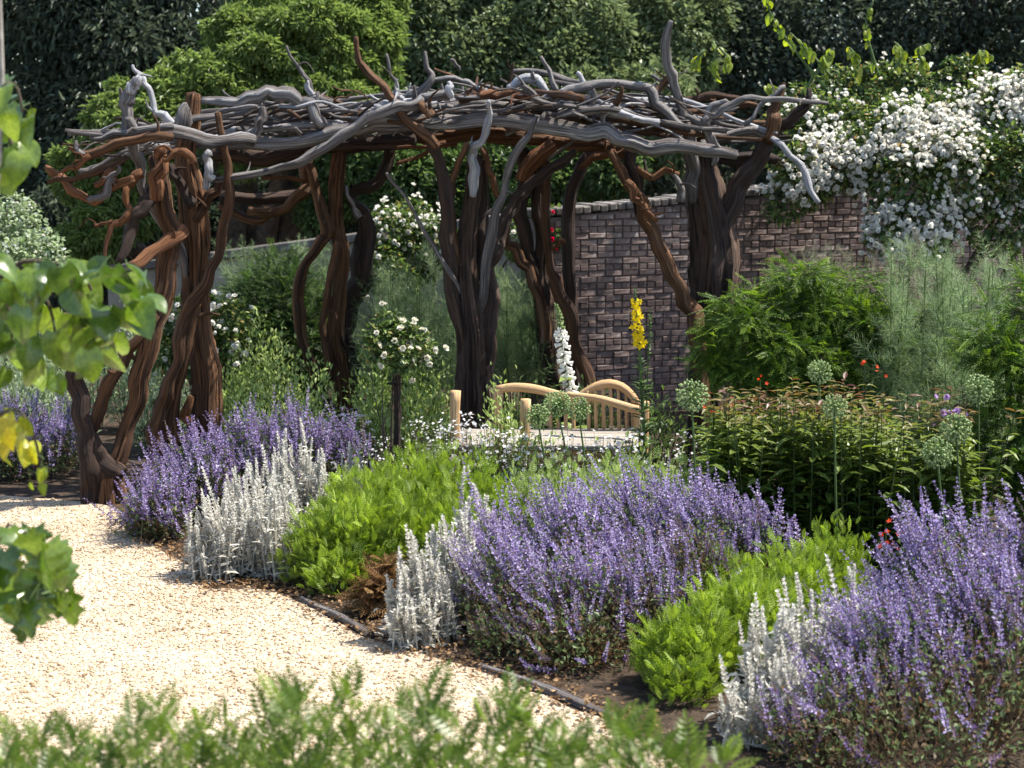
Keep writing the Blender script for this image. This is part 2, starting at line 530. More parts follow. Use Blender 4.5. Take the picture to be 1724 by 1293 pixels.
def tube(pts, rad, sides=10, step=.05, rough=.10, flute=.0, tint=.5, ends=True, jit=.0, wscale=1.0, round_end=True, g=None, ridge=.16):
    """gnarled tapering pole along a smooth line through pts; rad: one radius per point"""
    pts = np.asarray(pts, float)
    rad = np.broadcast_to(np.asarray(rad, float), (len(pts),))
    Pp = np.vstack((2 * pts[0] - pts[1], pts, 2 * pts[-1] - pts[-2]))
    Rr = np.concatenate(([rad[0]], rad, [rad[-1]]))
    C, Rd = [], []
    for i in range(1, len(Pp) - 2):
        L = np.linalg.norm(Pp[i + 1] - Pp[i])
        k = max(2, int(L / step))
        for t in np.linspace(0, 1, k, endpoint=False):
            a, b, c, d = Pp[i - 1], Pp[i], Pp[i + 1], Pp[i + 2]
            C.append(.5 * ((2 * b) + (c - a) * t + (2 * a - 5 * b + 4 * c - d) * t * t + (3 * b - a - 3 * c + d) * t ** 3))
            Rd.append(Rr[i] + (Rr[i + 1] - Rr[i]) * t)
    C.append(Pp[-2])
    Rd.append(Rr[-2])
    C, Rd = np.array(C), np.array(Rd)
    n = len(C)
    if jit:
        for k in range(3):
            fr = rng.uniform(1, 5) * (k + 1)
            C = C + np.outer(np.sin(np.linspace(0, fr * PI, n) + rng.uniform(0, 6)), rng.normal(size=3)) * jit / (k + 1)
    Tn = unit(np.gradient(C, axis=0))
    s = np.concatenate(([0], np.cumsum(np.linalg.norm(np.diff(C, axis=0), axis=1))))
    x = np.cross(Tn[0], (0.3, 0.9, 0.2))
    x = x / np.linalg.norm(x)
    th = np.arange(sides) * 2 * PI / sides
    ph = rng.uniform(0, 6.28, 8)
    V, W = [], []
    kf = int(rng.integers(3, 6))
    kr = int(rng.integers(6, 10))
    wob = rng.uniform(0, 6.28, 6)
    nk = int(rng.poisson(1.2 + s[-1] * 1.6)) if rough > .09 else 0
    knots = [(rng.uniform(0, s[-1]), rng.uniform(0, 6.28), rng.uniform(.10, .32)) for _ in range(nk)]
    rm = Rd.mean()
    for i in range(n):
        x = x - Tn[i] * np.dot(x, Tn[i])
        x = x / np.linalg.norm(x)
        y = np.cross(Tn[i], x)
        q = s[i] / max(Rd.max() * 3, .03)
        r = Rd[i] * (1 + rough * (np.sin(2 * th + ph[0] + q) * .5 + np.sin(3 * th + ph[1] - q * 1.7) * .4 + math.sin(q * 1.3 + ph[2]) * .6 + math.sin(q * 2.9 + ph[3]) * .35)
                     + flute * (np.sin(kf * th + ph[4] + q * .35) * .6 + np.sin((kf + 3) * th + ph[5] - q * .5) * .4))
        if rough > .09:
            sh = np.sin(q * .22 + wob[0]) * .8 + np.sin(q * .61 + wob[1]) * .4
            r = r * (1 + ridge * (np.abs(np.sin(.5 * kr * (th + sh) + wob[2])) - .6) + ridge * .5 * np.sin((kr + 5) * (th - sh * .6) + wob[3] + q * .4))
            for (ks, kt, ka) in knots:
                dt = np.angle(np.exp(1j * (th - kt)))
                r = r * (1 + ka * math.exp(-((s[i] - ks) / (rm * 1.1)) ** 2) * np.exp(-(dt / .7) ** 2))
        if rough > .09:
            r = r * (1 + rng.normal(0, .028, sides))
        V.append(C[i] + np.outer(r * np.cos(th), x) + np.outer(r * np.sin(th), y))
        W.append(np.stack((np.cos(th) * wscale, np.sin(th) * wscale, np.full(sides, s[i] * wscale)), 1))
    V, W = np.concatenate(V), np.concatenate(W)
    g = g or Geo()
    i0 = np.arange(n - 1)[:, None] * sides
    j = np.arange(sides)[None]
    j2 = (j + 1) % sides
    q = np.stack((i0 + j, i0 + j2, i0 + sides + j2, i0 + sides + j), -1).reshape(-1, 4)
    extraV, extraW, tr = [], [], []
    if ends:
        k = len(V)
        e0 = C[0] - Tn[0] * Rd[0] * (.35 if round_end else .02)
        e1 = C[-1] + Tn[-1] * Rd[-1] * (.45 if round_end else .02)
        extraV = [e0, e1]
        extraW = [(0, 0, 0), (0, 0, s[-1] * wscale)]
        tr = [(k, (a + 1) % sides, a) for a in range(sides)] + [(k + 1, (n - 1) * sides + a, (n - 1) * sides + (a + 1) % sides) for a in range(sides)]
        V = np.vstack((V, extraV))
        W = np.vstack((W, extraW))
    g.add(V, tr if ends else None, q, tint, W)
    return g


def box(lo, hi, bev=.0, g=None, tint=.5):
    (x0, y0, z0), (x1, y1, z1) = lo, hi
    g = g or Geo()
    if bev <= 0:
        v = [(x0, y0, z0), (x1, y0, z0), (x1, y1, z0), (x0, y1, z0), (x0, y0, z1), (x1, y0, z1), (x1, y1, z1), (x0, y1, z1)]
        return g.add(v, quads=[(0, 3, 2, 1), (4, 5, 6, 7), (0, 1, 5, 4), (1, 2, 6, 5), (2, 3, 7, 6), (3, 0, 4, 7)], tint=tint)
    b = bev
    v, q, t = [], [], []
    idx = {}
    for ax in range(3):
        for sx in (0, 1):
            for sy in (0, 1):
                for sz in (0, 1):
                    c = [(x0, x1)[sx], (y0, y1)[sy], (z0, z1)[sz]]
                    sg = (sx, sy, sz)
                    for a2 in range(3):
                        if a2 != ax:
                            c[a2] += b if sg[a2] == 0 else -b
                    idx[(ax, sg)] = len(v)
                    v.append(c)
    for ax in range(3):
        o = [a for a in range(3) if a != ax]
        for s0 in (0, 1):
            ring = []
            for (p, r) in ((0, 0), (1, 0), (1, 1), (0, 1)):
                sg = [0, 0, 0]
                sg[ax] = s0
                sg[o[0]], sg[o[1]] = p, r
                ring.append(idx[(ax, tuple(sg))])
            q.append(ring)
    for ax in range(3):
        o = [a for a in range(3) if a != ax]
        for p in (0, 1):
            for r in (0, 1):
                e = []
                for s0 in (0, 1):
                    sg = [0, 0, 0]
                    sg[ax] = s0
                    sg[o[0]], sg[o[1]] = p, r
                    e.append(tuple(sg))
                q.append([idx[(o[0], e[0])], idx[(o[0], e[1])], idx[(o[1], e[1])], idx[(o[1], e[0])]])
    for sx in (0, 1):
        for sy in (0, 1):
            for sz in (0, 1):
                t.append([idx[(a, (sx, sy, sz))] for a in range(3)])
    return g.add(v, t, q, tint)


def wood_coords(geo, axis=0):
    """give a box the coordinates that the wood material reads: grain along one axis"""
    for k in range(len(geo.V)):
        v = geo.V[k]
        o = [a for a in range(3) if a != axis]
        geo.W[k] = np.stack((v[:, o[0]] * 14, v[:, o[1]] * 14, v[:, axis]), 1)
    return geo


def thin_stems(g, a, b, r, tint=.3, bow=None):
    """three-sided stalks from points a to points b"""
    a, b = np.asarray(a, float), np.asarray(b, float)
    N = len(a)
    if N == 0:
        return g
    m = (a + b) / 2 if bow is None else (a + b) / 2 + bow
    r = np.broadcast_to(np.asarray(r, float), (N,))
    y = unit(b - a)
    x = unit(np.cross(y, np.array((0.37, 0.2, 0.9)) + rng.normal(0, .05, (N, 3))))
    z = np.cross(x, y)
    V = []
    for c, k in ((a, 1.0), (m, .85), (b, .6)):
        for t in (0, 2.094, 4.189):
            V.append(c + (x * math.cos(t) + z * math.sin(t)) * (r * k)[:, None])
    V = np.stack(V, 1)
    base = (np.arange(N) * 9)[:, None, None]
    q = np.array([(0, 1, 4, 3), (1, 2, 5, 4), (2, 0, 3, 5), (3, 4, 7, 6), (4, 5, 8, 7), (5, 3, 6, 8)])[None]
    g.add(V.reshape(-1, 3), quads=(q + base).reshape(-1, 4), tint=tint)
    return g


# ------------------------------------------------------------------ ground and path
def sheet(name, poly, mat, z):
    g = Geo()
    v = [(x, y, z) for x, y in poly]
    me = bpy.data.meshes.new(name)
    me.from_pydata(v, [], [list(range(len(v)))])
    me.materials.append(mat)
    return link(name, me, kind='structure')


sheet('ground', [(-120, -60), (120, -60), (120, 200), (-120, 200)], M['soil'], 0.0)
edge_px = [(1075, 1246), (1020, 1214), (920, 1172), (810, 1130), (700, 1100), (612, 1073), (545, 1036), (480, 1004), (420, 992), (345, 990), (318, 952),
           (262, 922), (222, 900), (206, 868), (180, 852), (120, 844), (40, 838), (-60, 834), (-260, 830)]
edge = [G(*p)[:2] for p in edge_px]


def smooth2(p, k=6):
    p = np.asarray(p)
    q = np.vstack((2 * p[0] - p[1], p, 2 * p[-1] - p[-2]))
    o = []
    for i in range(1, len(q) - 2):
        for t in np.linspace(0, 1, k, endpoint=False):
            a, b, c, d = q[i - 1:i + 3]
            o.append(.5 * (2 * b + (c - a) * t + (2 * a - 5 * b + 4 * c - d) * t * t + (3 * b - a - 3 * c + d) * t ** 3))
    o.append(p[-1])
    return np.array(o)


edge = smooth2(edge)
edge = edge + rng.normal(0, .012, edge.shape)
path_poly = [(2.2, 2.5)] + [tuple(e) for e in edge] + [(-12, 10.9), (-12, 2.5)]
sheet('path', path_poly, M['gravel'], 0.004)


def inside(poly, pts):
    poly = np.asarray(poly)
    x, y = pts[:, 0], pts[:, 1]
    c = np.zeros(len(pts), bool)
    j = len(poly) - 1
    for i in range(len(poly)):
        xi, yi = poly[i]
        xj, yj = poly[j]
        k = ((yi > y) != (yj > y)) & (x < (xj - xi) * (y - yi) / (yj - yi + 1e-12) + xi)
        c ^= k
        j = i
    return c


def ico():
    t = (1 + 5 ** .5) / 2
    v = np.array([(-1, t, 0), (1, t, 0), (-1, -t, 0), (1, -t, 0), (0, -1, t), (0, 1, t), (0, -1, -t), (0, 1, -t), (t, 0, -1), (t, 0, 1), (-t, 0, -1), (-t, 0, 1)]) / 1.9
    f = [(0, 11, 5), (0, 5, 1), (0, 1, 7), (0, 7, 10), (0, 10, 11), (1, 5, 9), (5, 11, 4), (11, 10, 2), (10, 7, 6), (7, 1, 8), (3, 9, 4), (3, 4, 2), (3, 2, 6), (3, 6, 8), (3, 8, 9), (4, 9, 5), (2, 4, 11), (6, 2, 10), (8, 6, 7), (9, 8, 1)]
    return v, f


iv, if_ = ico()
pe = Geo()
cand = np.stack((rng.uniform(-4.2, 1.5, 90000), 4.8 + 6.2 * rng.random(90000) ** 1.1), 1)
cand = cand[inside(path_poly, cand)][:30000]
for k in range(5):
    tv = iv * np.array((1, rng.uniform(.7, 1), rng.uniform(.45, .7))) * (1 + rng.normal(0, .12, (12, 1)))
    t = Geo().add(tv, if_)
    c = cand[k::5]
    a = rng.uniform(0, 2 * PI, len(c))
    R = frames(np.stack((np.cos(a), np.sin(a), rng.normal(0, .2, len(c))), 1), np.tile((0, 0, 1.0), (len(c), 1)))
    pe.inst(t, R, np.column_stack((c, np.full(len(c), .007))), rng.uniform(.003, .0068, len(c)) * rng.choice([1, 1, 1, 1, 1, 1, 1, 1.9], len(c)), .5)
link('gravel', pe.mesh('gravel', M['pebble'], True), kind='stuff')

# dry leaves and crumbs along the edge of the path
lt = Geo()
ei = rng.integers(0, len(edge) - 30, 2600)
q = edge[ei] + rng.normal(0, .09, (2600, 2)) + np.array((.03, .05))
lt.inst(leaf2(.6, .15, .1), frames(dirs(2600) * np.array((1, 1, .25)), dirs(2600, 1.4)), np.column_stack((q, rng.uniform(.008, .03, 2600))), rng.uniform(.01, .035, 2600), .5)
q = np.stack((rng.uniform(-3.8, 1.3, 500), rng.uniform(5.2, 10, 500)), 1)
q = q[inside(path_poly, q)]
lt.inst(leaf2(.6, .15, .1), frames(dirs(len(q)) * np.array((1, 1, .25)), dirs(len(q), 1.4)), np.column_stack((q, np.full(len(q), .018))), rng.uniform(.008, .02, len(q)), .5)
link('leaf_litter', lt.mesh('leaf_litter', M['litter']), kind='stuff')

# timber edging along the bed
for (a, b, lab) in (((805, 1128), (1030, 1216), 'pale weathered timber edging between gravel and the bare soil below the tall catmint'),
                    ((500, 1012), (618, 1074), 'short grey timber edging at the foot of the lime green mound')):
    A, B = G(*a), G(*b)
    dv = unit(B - A)
    nrm = np.array((-dv[1], dv[0], 0)) * .02
    mid = (A + B) / 2 + nrm * .5
    t = tube([A + nrm + (0, 0, .008), mid + nrm + (0, 0, .012), B + nrm + (0, 0, .008)], [.020, .023, .020], 8, .14, .16, jit=.006, round_end=False)
    o = link('timber_edging', t.mesh('timber_edging', M['grey_wood'], True, mid))
    o.location = Vector(mid)
    o['label'], o['category'] = lab, 'edging'

# ------------------------------------------------------------------ walls


def brick_wall():
    A, B = P(905, 352, 13.4), P(1800, 262, 15.6)
    A0, B0 = np.array((A[0], A[1], 0)), np.array((B[0], B[1], 0))
    L = np.linalg.norm(B0 - A0)
    u = (B0 - A0) / L
    L0_ = L
    L = L * 1.75
    nrm = np.array((u[1], -u[0], 0))           # towards the camera
    root = thing('brick_wall', A0, 'old purple-brown brick garden wall behind the pergola, white rose spilling over it', 'wall')
    ztop = lambda s: A[2] + (B[2] - A[2]) * s / L0_ - .075
    R = np.stack((u, -nrm, np.array((0, 0, 1.0))), 1)
    g = Geo()
    v = []
    for s in (0, L):
        for off in (0.0, .30):
            for z in (0, ztop(s) - .01):
                v.append(A0 + u * s - nrm * (off + .012) + np.array((0, 0, z)))
    g.add(v, quads=[(0, 4, 5, 1), (2, 3, 7, 6), (0, 1, 3, 2), (4, 6, 7, 5), (1, 5, 7, 3), (0, 2, 6, 4)])
    part('mortar_core', g, M['mortar'], root)
    bw, bh, j = .150, .045, .008
    shapes = []
    for k in range(4):
        b = box((0, -.0, 0), (bw, .1, bh), .005)
        b.V[0] = b.V[0] + rng.normal(0, .002, b.V[0].shape)
        shapes.append(b)
    hd = [box((0, -.0, 0), (.071, .1, bh), .004)]
    bricks, rest = [], []
    row = 0
    z = .02
    while z < 3.4:
        s = -(bw + j) / 2 if row % 2 else 0
        k = 0
        while s < L:
            head = (row % 3 == 2)
            wd = .071 if head else bw
            if s > 0 and z + bh < ztop(s) and s + wd < L:
                loc = A0 + u * s + nrm * rng.normal(.002, .0025) + np.array((0, 0, z + rng.normal(0, .002)))
                px = 862 + FPX * loc[0] / loc[1]
                vis = 975 < px < 1490 and z > .62 and not (1150 < px < 1240)
                (bricks if vis and len(bricks) < 300 and not head else rest).append((loc, head))
            s += wd + j
        row += 1
        z += bh + j
    ms = [b.mesh('brick', M['brick']) for b in shapes]
    copies('brick', ms, [R] * len(bricks), [b[0] for b in bricks], 1.0, root)
    g = Geo()
    for hflag, tpl in ((False, shapes), (True, hd)):
        for k, t in enumerate(tpl):
            L0 = [b[0] for b in rest if b[1] == hflag][k::len(tpl)]
            if L0:
                g.inst(t, np.array([R] * len(L0)), np.array(L0), 1.0, .5)
    part('brickwork', g, M['brick'], root, kind='stuff')
    # bricks set on edge as the coping
    cs = []
    s = 0
    sl = math.atan2(B[2] - A[2], L0_)
    cm = [box((0, 0, 0), (.072, .34, .062), .010).mesh('coping_brick', M['stone']) for _ in range(1)]
    Ru = u * math.cos(sl) + np.array((0, 0, math.sin(sl)))
    Rz = np.cross(Ru, -nrm)
    Rc = np.stack((Ru, -nrm, Rz), 1)
    while s < L - .1:
        cs.append(A0 + u * s + nrm * (.022 + rng.normal(0, .006)) + np.array((0, 0, ztop(s) + rng.normal(0, .006))))
        s += .082
    copies('coping_brick', cm, [Rc] * len(cs), cs, 1.0, root)
    return A0, u, nrm


brick_wall()


def far_wall():
    A, B = P(180, 446, 16.4), P(900, 352, 15.4)
    A0, B0 = np.array((A[0], A[1], 0)), np.array((B[0], B[1], 0))
    L = np.linalg.norm(B0 - A0)
    u = (B0 - A0) / L
    nrm = np.array((u[1], -u[0], 0))
    root = thing('garden_wall', A0, 'pale rendered garden wall with stone coping beyond the left of the pergola', 'wall')
    v = []
    for zt, s in ((A[2] - .1, 0), (B[2] - .1, L)):
        for off in (0.0, .30):
            for z in (0, zt):
                v.append(A0 + u * s - nrm * off + np.array((0, 0, z)))
    part('wall_face', Geo().add(v, quads=[(0, 4, 5, 1), (2, 3, 7, 6), (0, 1, 3, 2), (4, 6, 7, 5), (1, 5, 7, 3), (0, 2, 6, 4)]), M['render'], root)
    sl = math.atan2(B[2] - A[2], L)
    Ru = u * math.cos(sl) + np.array((0, 0, math.sin(sl)))
    Rc = np.stack((Ru, -nrm, np.cross(Ru, -nrm)), 1)
    cm = [box((0, 0, 0), (.592, .40, .09), .012).mesh('coping_stone', M['stone'])]
    n = int(L / .6)
    loc = [A0 + u * (.6 * k) + nrm * .05 + np.array((0, 0, A[2] - .097 + (B[2] - A[2]) * .6 * k / L)) for k in range(n)]
    copies('coping_stone', cm, [Rc] * n, loc, 1.0, root)


far_wall()


# ------------------------------------------------------------------ pergola of gnarled trunks
def pl(pts, d, rad, dz=0.0):
    """pixel polyline -> world points and radii; d is one depth, or one at each end"""
    n = len(pts)
    dd = np.linspace(d[0], d[1], n) if isinstance(d, (tuple, list)) else np.full(n, float(d))
    rr = np.interp(np.linspace(0, 1, n), np.linspace(0, 1, len(rad)), rad) if isinstance(rad, (tuple, list)) else np.full(n, float(rad))
    w = np.array([P(p[0], p[1], k) for p, k in zip(pts, dd)])
    return w, rr * dd / FPX


perg_base = np.array((0.0, 11.5, 0.0))
perg = thing('rustic_pergola', perg_base, 'rustic pergola of gnarled tree trunks roofed with a tangle of weathered driftwood branches', 'pergola')


def down(px, d):
    """foot of a trunk: pixel row where depth d meets the ground"""
    v = 240 + EYE * FPX / d
    return (px, v)


def log(name, pts, d, rad, mat, parent=perg, sides=10, rough=.12, flute=.08, jit=.006, round_end=True, step=.05):
    round_end = bool(rng.random() < .5)
    wpt, rr = pl(pts, d, rad)
    rr = rr * rng.uniform(.80, .98)
    # small kinks so that no limb runs as an even curve
    k2 = np.repeat(np.arange(len(wpt) - 1), 2) + np.tile((0, .5), len(wpt) - 1)
    k2 = np.append(k2, len(wpt) - 1)
    w2 = np.stack([np.interp(k2, range(len(wpt)), wpt[:, k]) for k in range(3)], 1)
    Pc = np.vstack((wpt[0], wpt, wpt[-1]))
    for i in range(1, len(w2), 2):
        a, b, c, e = Pc[i // 2:i // 2 + 4]
        w2[i] = .5625 * (b + c) - .0625 * (a + e)
    r2 = np.interp(k2, range(len(rr)), rr) * rng.uniform(.90, 1.10, len(k2))
    w2[1:-1] += rng.normal(0, 1, (len(w2) - 2, 3)) * (r2[1:-1] * (.26 if max(rr) > .03 else .4))[:, None]
    g = tube(w2, r2, sides + 4, step * .8, rough, flute, jit=jit * .5, round_end=round_end)
    if name in ('branch', 'beam') or max(rr) < .045:
        for _ in range(int(rng.poisson(1.1))):
            i = int(rng.integers(1, len(w2) - 1))
            dv = unit(rng.normal(0, 1, 3) + np.array((0, -.3, .6)))
            ln = rng.uniform(.05, .16)
            kk = dv + rng.normal(0, .35, 3)
            q0 = r2[i] * .5
            tube([w2[i], w2[i] + dv * (ln * .5 + r2[i] * .6), w2[i] + unit(kk) * (ln + r2[i] * .6)], [q0, q0 * .7, q0 * .3], 8, .025, .1, .05, g=g)
    return part(name, g, M[mat], parent, True)


def post(main, d, rad, mat, label, limbs, sides=18, fl=.22):
    wpt, rr = pl(main, d, rad)
    wpt[0, 2] = -.05
    rr = rr * .76
    rr[0] *= 1.3
    o = part('trunk_post', tube(wpt, rr, 34, .04, .13, fl, jit=.012, ridge=.32), M[mat], perg, True)
    o['label'] = label
    for (pts, dd, r, m) in limbs:
        log('limb', pts, dd, r, m, o, 10 if max(r) < 9 else 12, .13, .12 if max(r) > 8 else .05)
    return o


# front left corner post (two leaning stems)
post([down(190, 10.3), (196, 790), (205, 750), (222, 690), (245, 610), (268, 520), (280, 450), (288, 395), (280, 340), (268, 290), (262, 262)], (10.3, 10.5), [24, 19, 18, 19, 18, 17, 15, 12], 'brown_wood',
     'leaning double trunk at the near left corner, foot on the gravel edge',
     [([(152, 850), (150, 800), (146, 750), (136, 700), (128, 650), (130, 600), (140, 560)], 10.25, [19, 17, 15, 14, 12, 9], 'dark_wood'),
      ([(206, 800), (185, 775), (165, 755), (150, 735)], 10.27, [16, 15, 13], 'dark_wood'),
      ([(150, 735), (166, 690), (188, 645), (208, 605), (238, 570), (262, 530)], 10.32, [9, 12, 13, 10, 8], 'brown_wood'),
      ([(200, 442), (212, 405), (231, 365), (246, 342), (262, 320)], (10.2, 10.4), [8, 12, 11], 'dark_wood'),
      ([(222, 448), (250, 428), (284, 406), (306, 390)], (10.2, 10.5), [9, 12, 12], 'orange_wood'),
      ([(262, 335), (265, 300), (268, 268), (272, 248)], 10.2, [14, 15, 13, 10], 'orange_wood'),
      ([(276, 268), (296, 258), (312, 256), (326, 276)], 10.15, [6, 8, 6], 'orange_wood'),
      ([(176, 440), (180, 410), (188, 379), (205, 368), (216, 352), (213, 324), (222, 304), (240, 292)], (10.05, 10.2), [4, 5, 6, 7, 7, 8], 'orange_wood'),
      ([(158, 378), (172, 378), (190, 372)], 10.08, [3, 4], 'orange_wood'),
      ])
# second front post, thick and twisted
post([down(338, 10.9), (338, 760), (342, 690), (346, 620), (338, 545), (326, 470), (325, 400), (326, 330), (320, 260), (322, 205), (323, 160)], 10.9, [34, 27, 26, 26, 24, 25, 29, 27, 19, 16, 11], 'brown_wood',
     'thickest twisted trunk post second from the left with looping limbs',
     [([down(275, 10.75), (268, 748), (262, 708), (284, 664), (298, 605), (312, 540), (345, 480), (366, 430), (376, 380), (385, 325), (384, 280), (372, 235), (364, 190)], 10.7, [12, 16, 16, 13, 12, 11, 10, 9, 8, 8, 7, 5], 'brown_wood'),
      ([down(296, 10.8), (291, 735), (293, 680), (310, 612), (322, 560), (330, 510)], 10.75, [11, 12, 10, 9], 'brown_wood'),
      ([(332, 740), (318, 712), (312, 700), (322, 668)], 10.72, [8, 11, 7], 'orange_wood'),
      ([(316, 470), (306, 430), (286, 388), (262, 352), (244, 317), (236, 275), (225, 238), (216, 200)], (10.9, 10.1), [6, 9, 11, 12, 11, 10, 9], 'grey_wood'),
      ([(218, 245), (212, 205), (212, 175), (220, 152), (228, 136)], 10.2, [8, 9, 10, 10, 9], 'grey_wood'),
      ([(221, 158), (226, 142), (233, 130)], 10.18, [8, 9, 6], 'pale_wood'),
      ([(210, 178), (205, 160), (203, 148)], 10.2, [5, 2.5], 'grey_wood'),
      ([(290, 208), (268, 186), (255, 158), (240, 130), (222, 110)], 10.3, [8, 7, 6, 5, 3.5], 'pale_wood'),
      ([(352, 256), (349, 278), (350, 300), (345, 318)], 10.65, [6, 8, 8, 5], 'pale_wood'),
      ([(352, 290), (360, 302)], 10.62, [6, 7], 'pale_wood'),
      ([(298, 228), (304, 205), (318, 180)], 10.6, [10, 14, 9], 'grey_wood'),
      ([(330, 372), (346, 340), (362, 320), (378, 300)], 10.8, [10, 8, 6], 'brown_wood'),
      ([(322, 345), (304, 310), (288, 278)], 10.7, [11, 9, 6], 'dark_wood'),
      ])
# rear post with three stems
post([down(574, 12.6), (574, 760), (575, 706), (572, 643), (563, 560), (574, 487), (581, 434), (570, 385), (563, 330), (566, 280), (572, 236)], 12.6, [20, 17, 16, 16, 15, 14, 14, 14, 14, 13], 'brown_wood',
     'slender reddish three-stemmed post left of the standard rose',
     [([down(590, 12.7), (588, 706), (589, 610), (586, 545), (602, 470), (617, 410), (608, 362), (592, 332), (620, 312), (648, 286), (658, 245)], 12.7, [18, 17, 16, 15, 18, 19, 14, 9, 10, 10, 9], 'dark_wood'),
      ([down(560, 12.5), (553, 698), (532, 636), (508, 566), (502, 500), (511, 448), (540, 408), (548, 385), (536, 335), (524, 292), (520, 255)], 12.5, [11, 11, 10, 10, 9, 9, 10, 8, 8, 9], 'brown_wood'),
      ([(528, 317), (546, 362), (562, 400), (566, 430)], 12.55, [8, 9, 8], 'brown_wood'),
      ([(556, 640), (548, 570), (545, 520), (562, 450), (568, 405)], 12.45, [7, 8, 8, 6], 'brown_wood'),
      ([(582, 312), (592, 340), (604, 366)], 12.6, [3, 5, 6], 'grey_wood'),
      ])
# middle front post
post([down(798, 11.2), (798, 730), (796, 650), (794, 590), (790, 530), (786, 469), (786, 400), (792, 345), (798, 300), (800, 262)], 11.2, [38, 33, 31, 30, 29, 24, 19, 15, 14, 13], 'dark_wood',
     'dark fluted trunk post in the middle beside the oak bench',
     [([(796, 680), (786, 600), (768, 520), (756, 450), (752, 400), (750, 330), (740, 262), (723, 230), (702, 206)], (11.2, 10.95), [10, 12, 13, 13, 12, 11, 10, 9, 8], 'dark_wood'),
      ([(794, 540), (780, 470), (765, 400), (758, 350), (762, 310), (776, 270), (786, 240)], (11.25, 10.95), [7, 9, 8, 7, 6], 'brown_wood'),
      ([(800, 720), (806, 640), (823, 560), (822, 500), (815, 455), (830, 425), (848, 380), (862, 350), (880, 325), (911, 296), (945, 272), (968, 256)], (11.15, 11.6), [12, 15, 16, 15, 15, 15, 14, 11, 9, 8, 7], 'dark_wood'),
      ([(796, 330), (797, 300), (797, 270), (800, 250), (813, 232), (823, 204), (824, 185), (822, 170)], (11.15, 10.82), [8, 10, 9, 8, 7, 6, 4], 'pale_wood'),
      ([(806, 560), (812, 490), (824, 420), (836, 352), (851, 306), (866, 258), (892, 228), (903, 196)], (11.25, 10.85), [6, 8, 9, 8, 7, 7, 6, 4], 'grey_wood'),
      ([(838, 330), (830, 300), (820, 272), (812, 250)], 11.2, [5, 6, 5], 'orange_wood'),
      ([(786, 520), (768, 480), (744, 440), (718, 395), (695, 355), (672, 320), (651, 292)], (11.2, 10.7), [5, 4, 3.5, 3, 2.5], 'grey_wood'),
      ([(806, 470), (810, 400), (816, 340), (812, 270)], 11.3, [14, 12, 10, 10], 'dark_wood'),
      ])
# rear right post
post([down(950, 13.0), (945, 690), (926, 620), (920, 560), (912, 500), (908, 440), (908, 380), (904, 320), (902, 262)], 13.0, [24, 20, 15, 15, 17, 16, 14, 13, 13], 'dark_wood',
     'forked rear post with orange limbs in front of the brick wall',
     [([(916, 580), (908, 505), (891, 452), (866, 420), (850, 402), (858, 360)], 12.9, [12, 12, 9, 6], 'brown_wood'),
      ([(910, 520), (900, 450), (884, 400), (873, 356), (884, 305), (880, 250)], 12.95, [12, 13, 13, 13], 'dark_wood'),
      ([down(1000, 13.0), (986, 640), (967, 567), (943, 497), (927, 450), (922, 382), (920, 330), (918, 262)], 12.85, [15, 14, 13, 11, 9, 8, 8], 'brown_wood'),
      ([down(968, 13.1), (966, 640), (962, 500), (957, 400), (966, 320), (982, 276), (1000, 258)], 13.1, [13, 14, 13, 13, 12, 9], 'dark_wood'),
      ([(878, 305), (902, 268), (932, 246)], 12.8, [12, 17, 14], 'orange_wood'),
      ([(928, 420), (940, 412), (950, 408)], 12.8, [4, 5], 'orange_wood'),
      ([(977, 282), (1004, 266), (1034, 256)], 12.7, [6, 7, 6], 'orange_wood'),
      ])
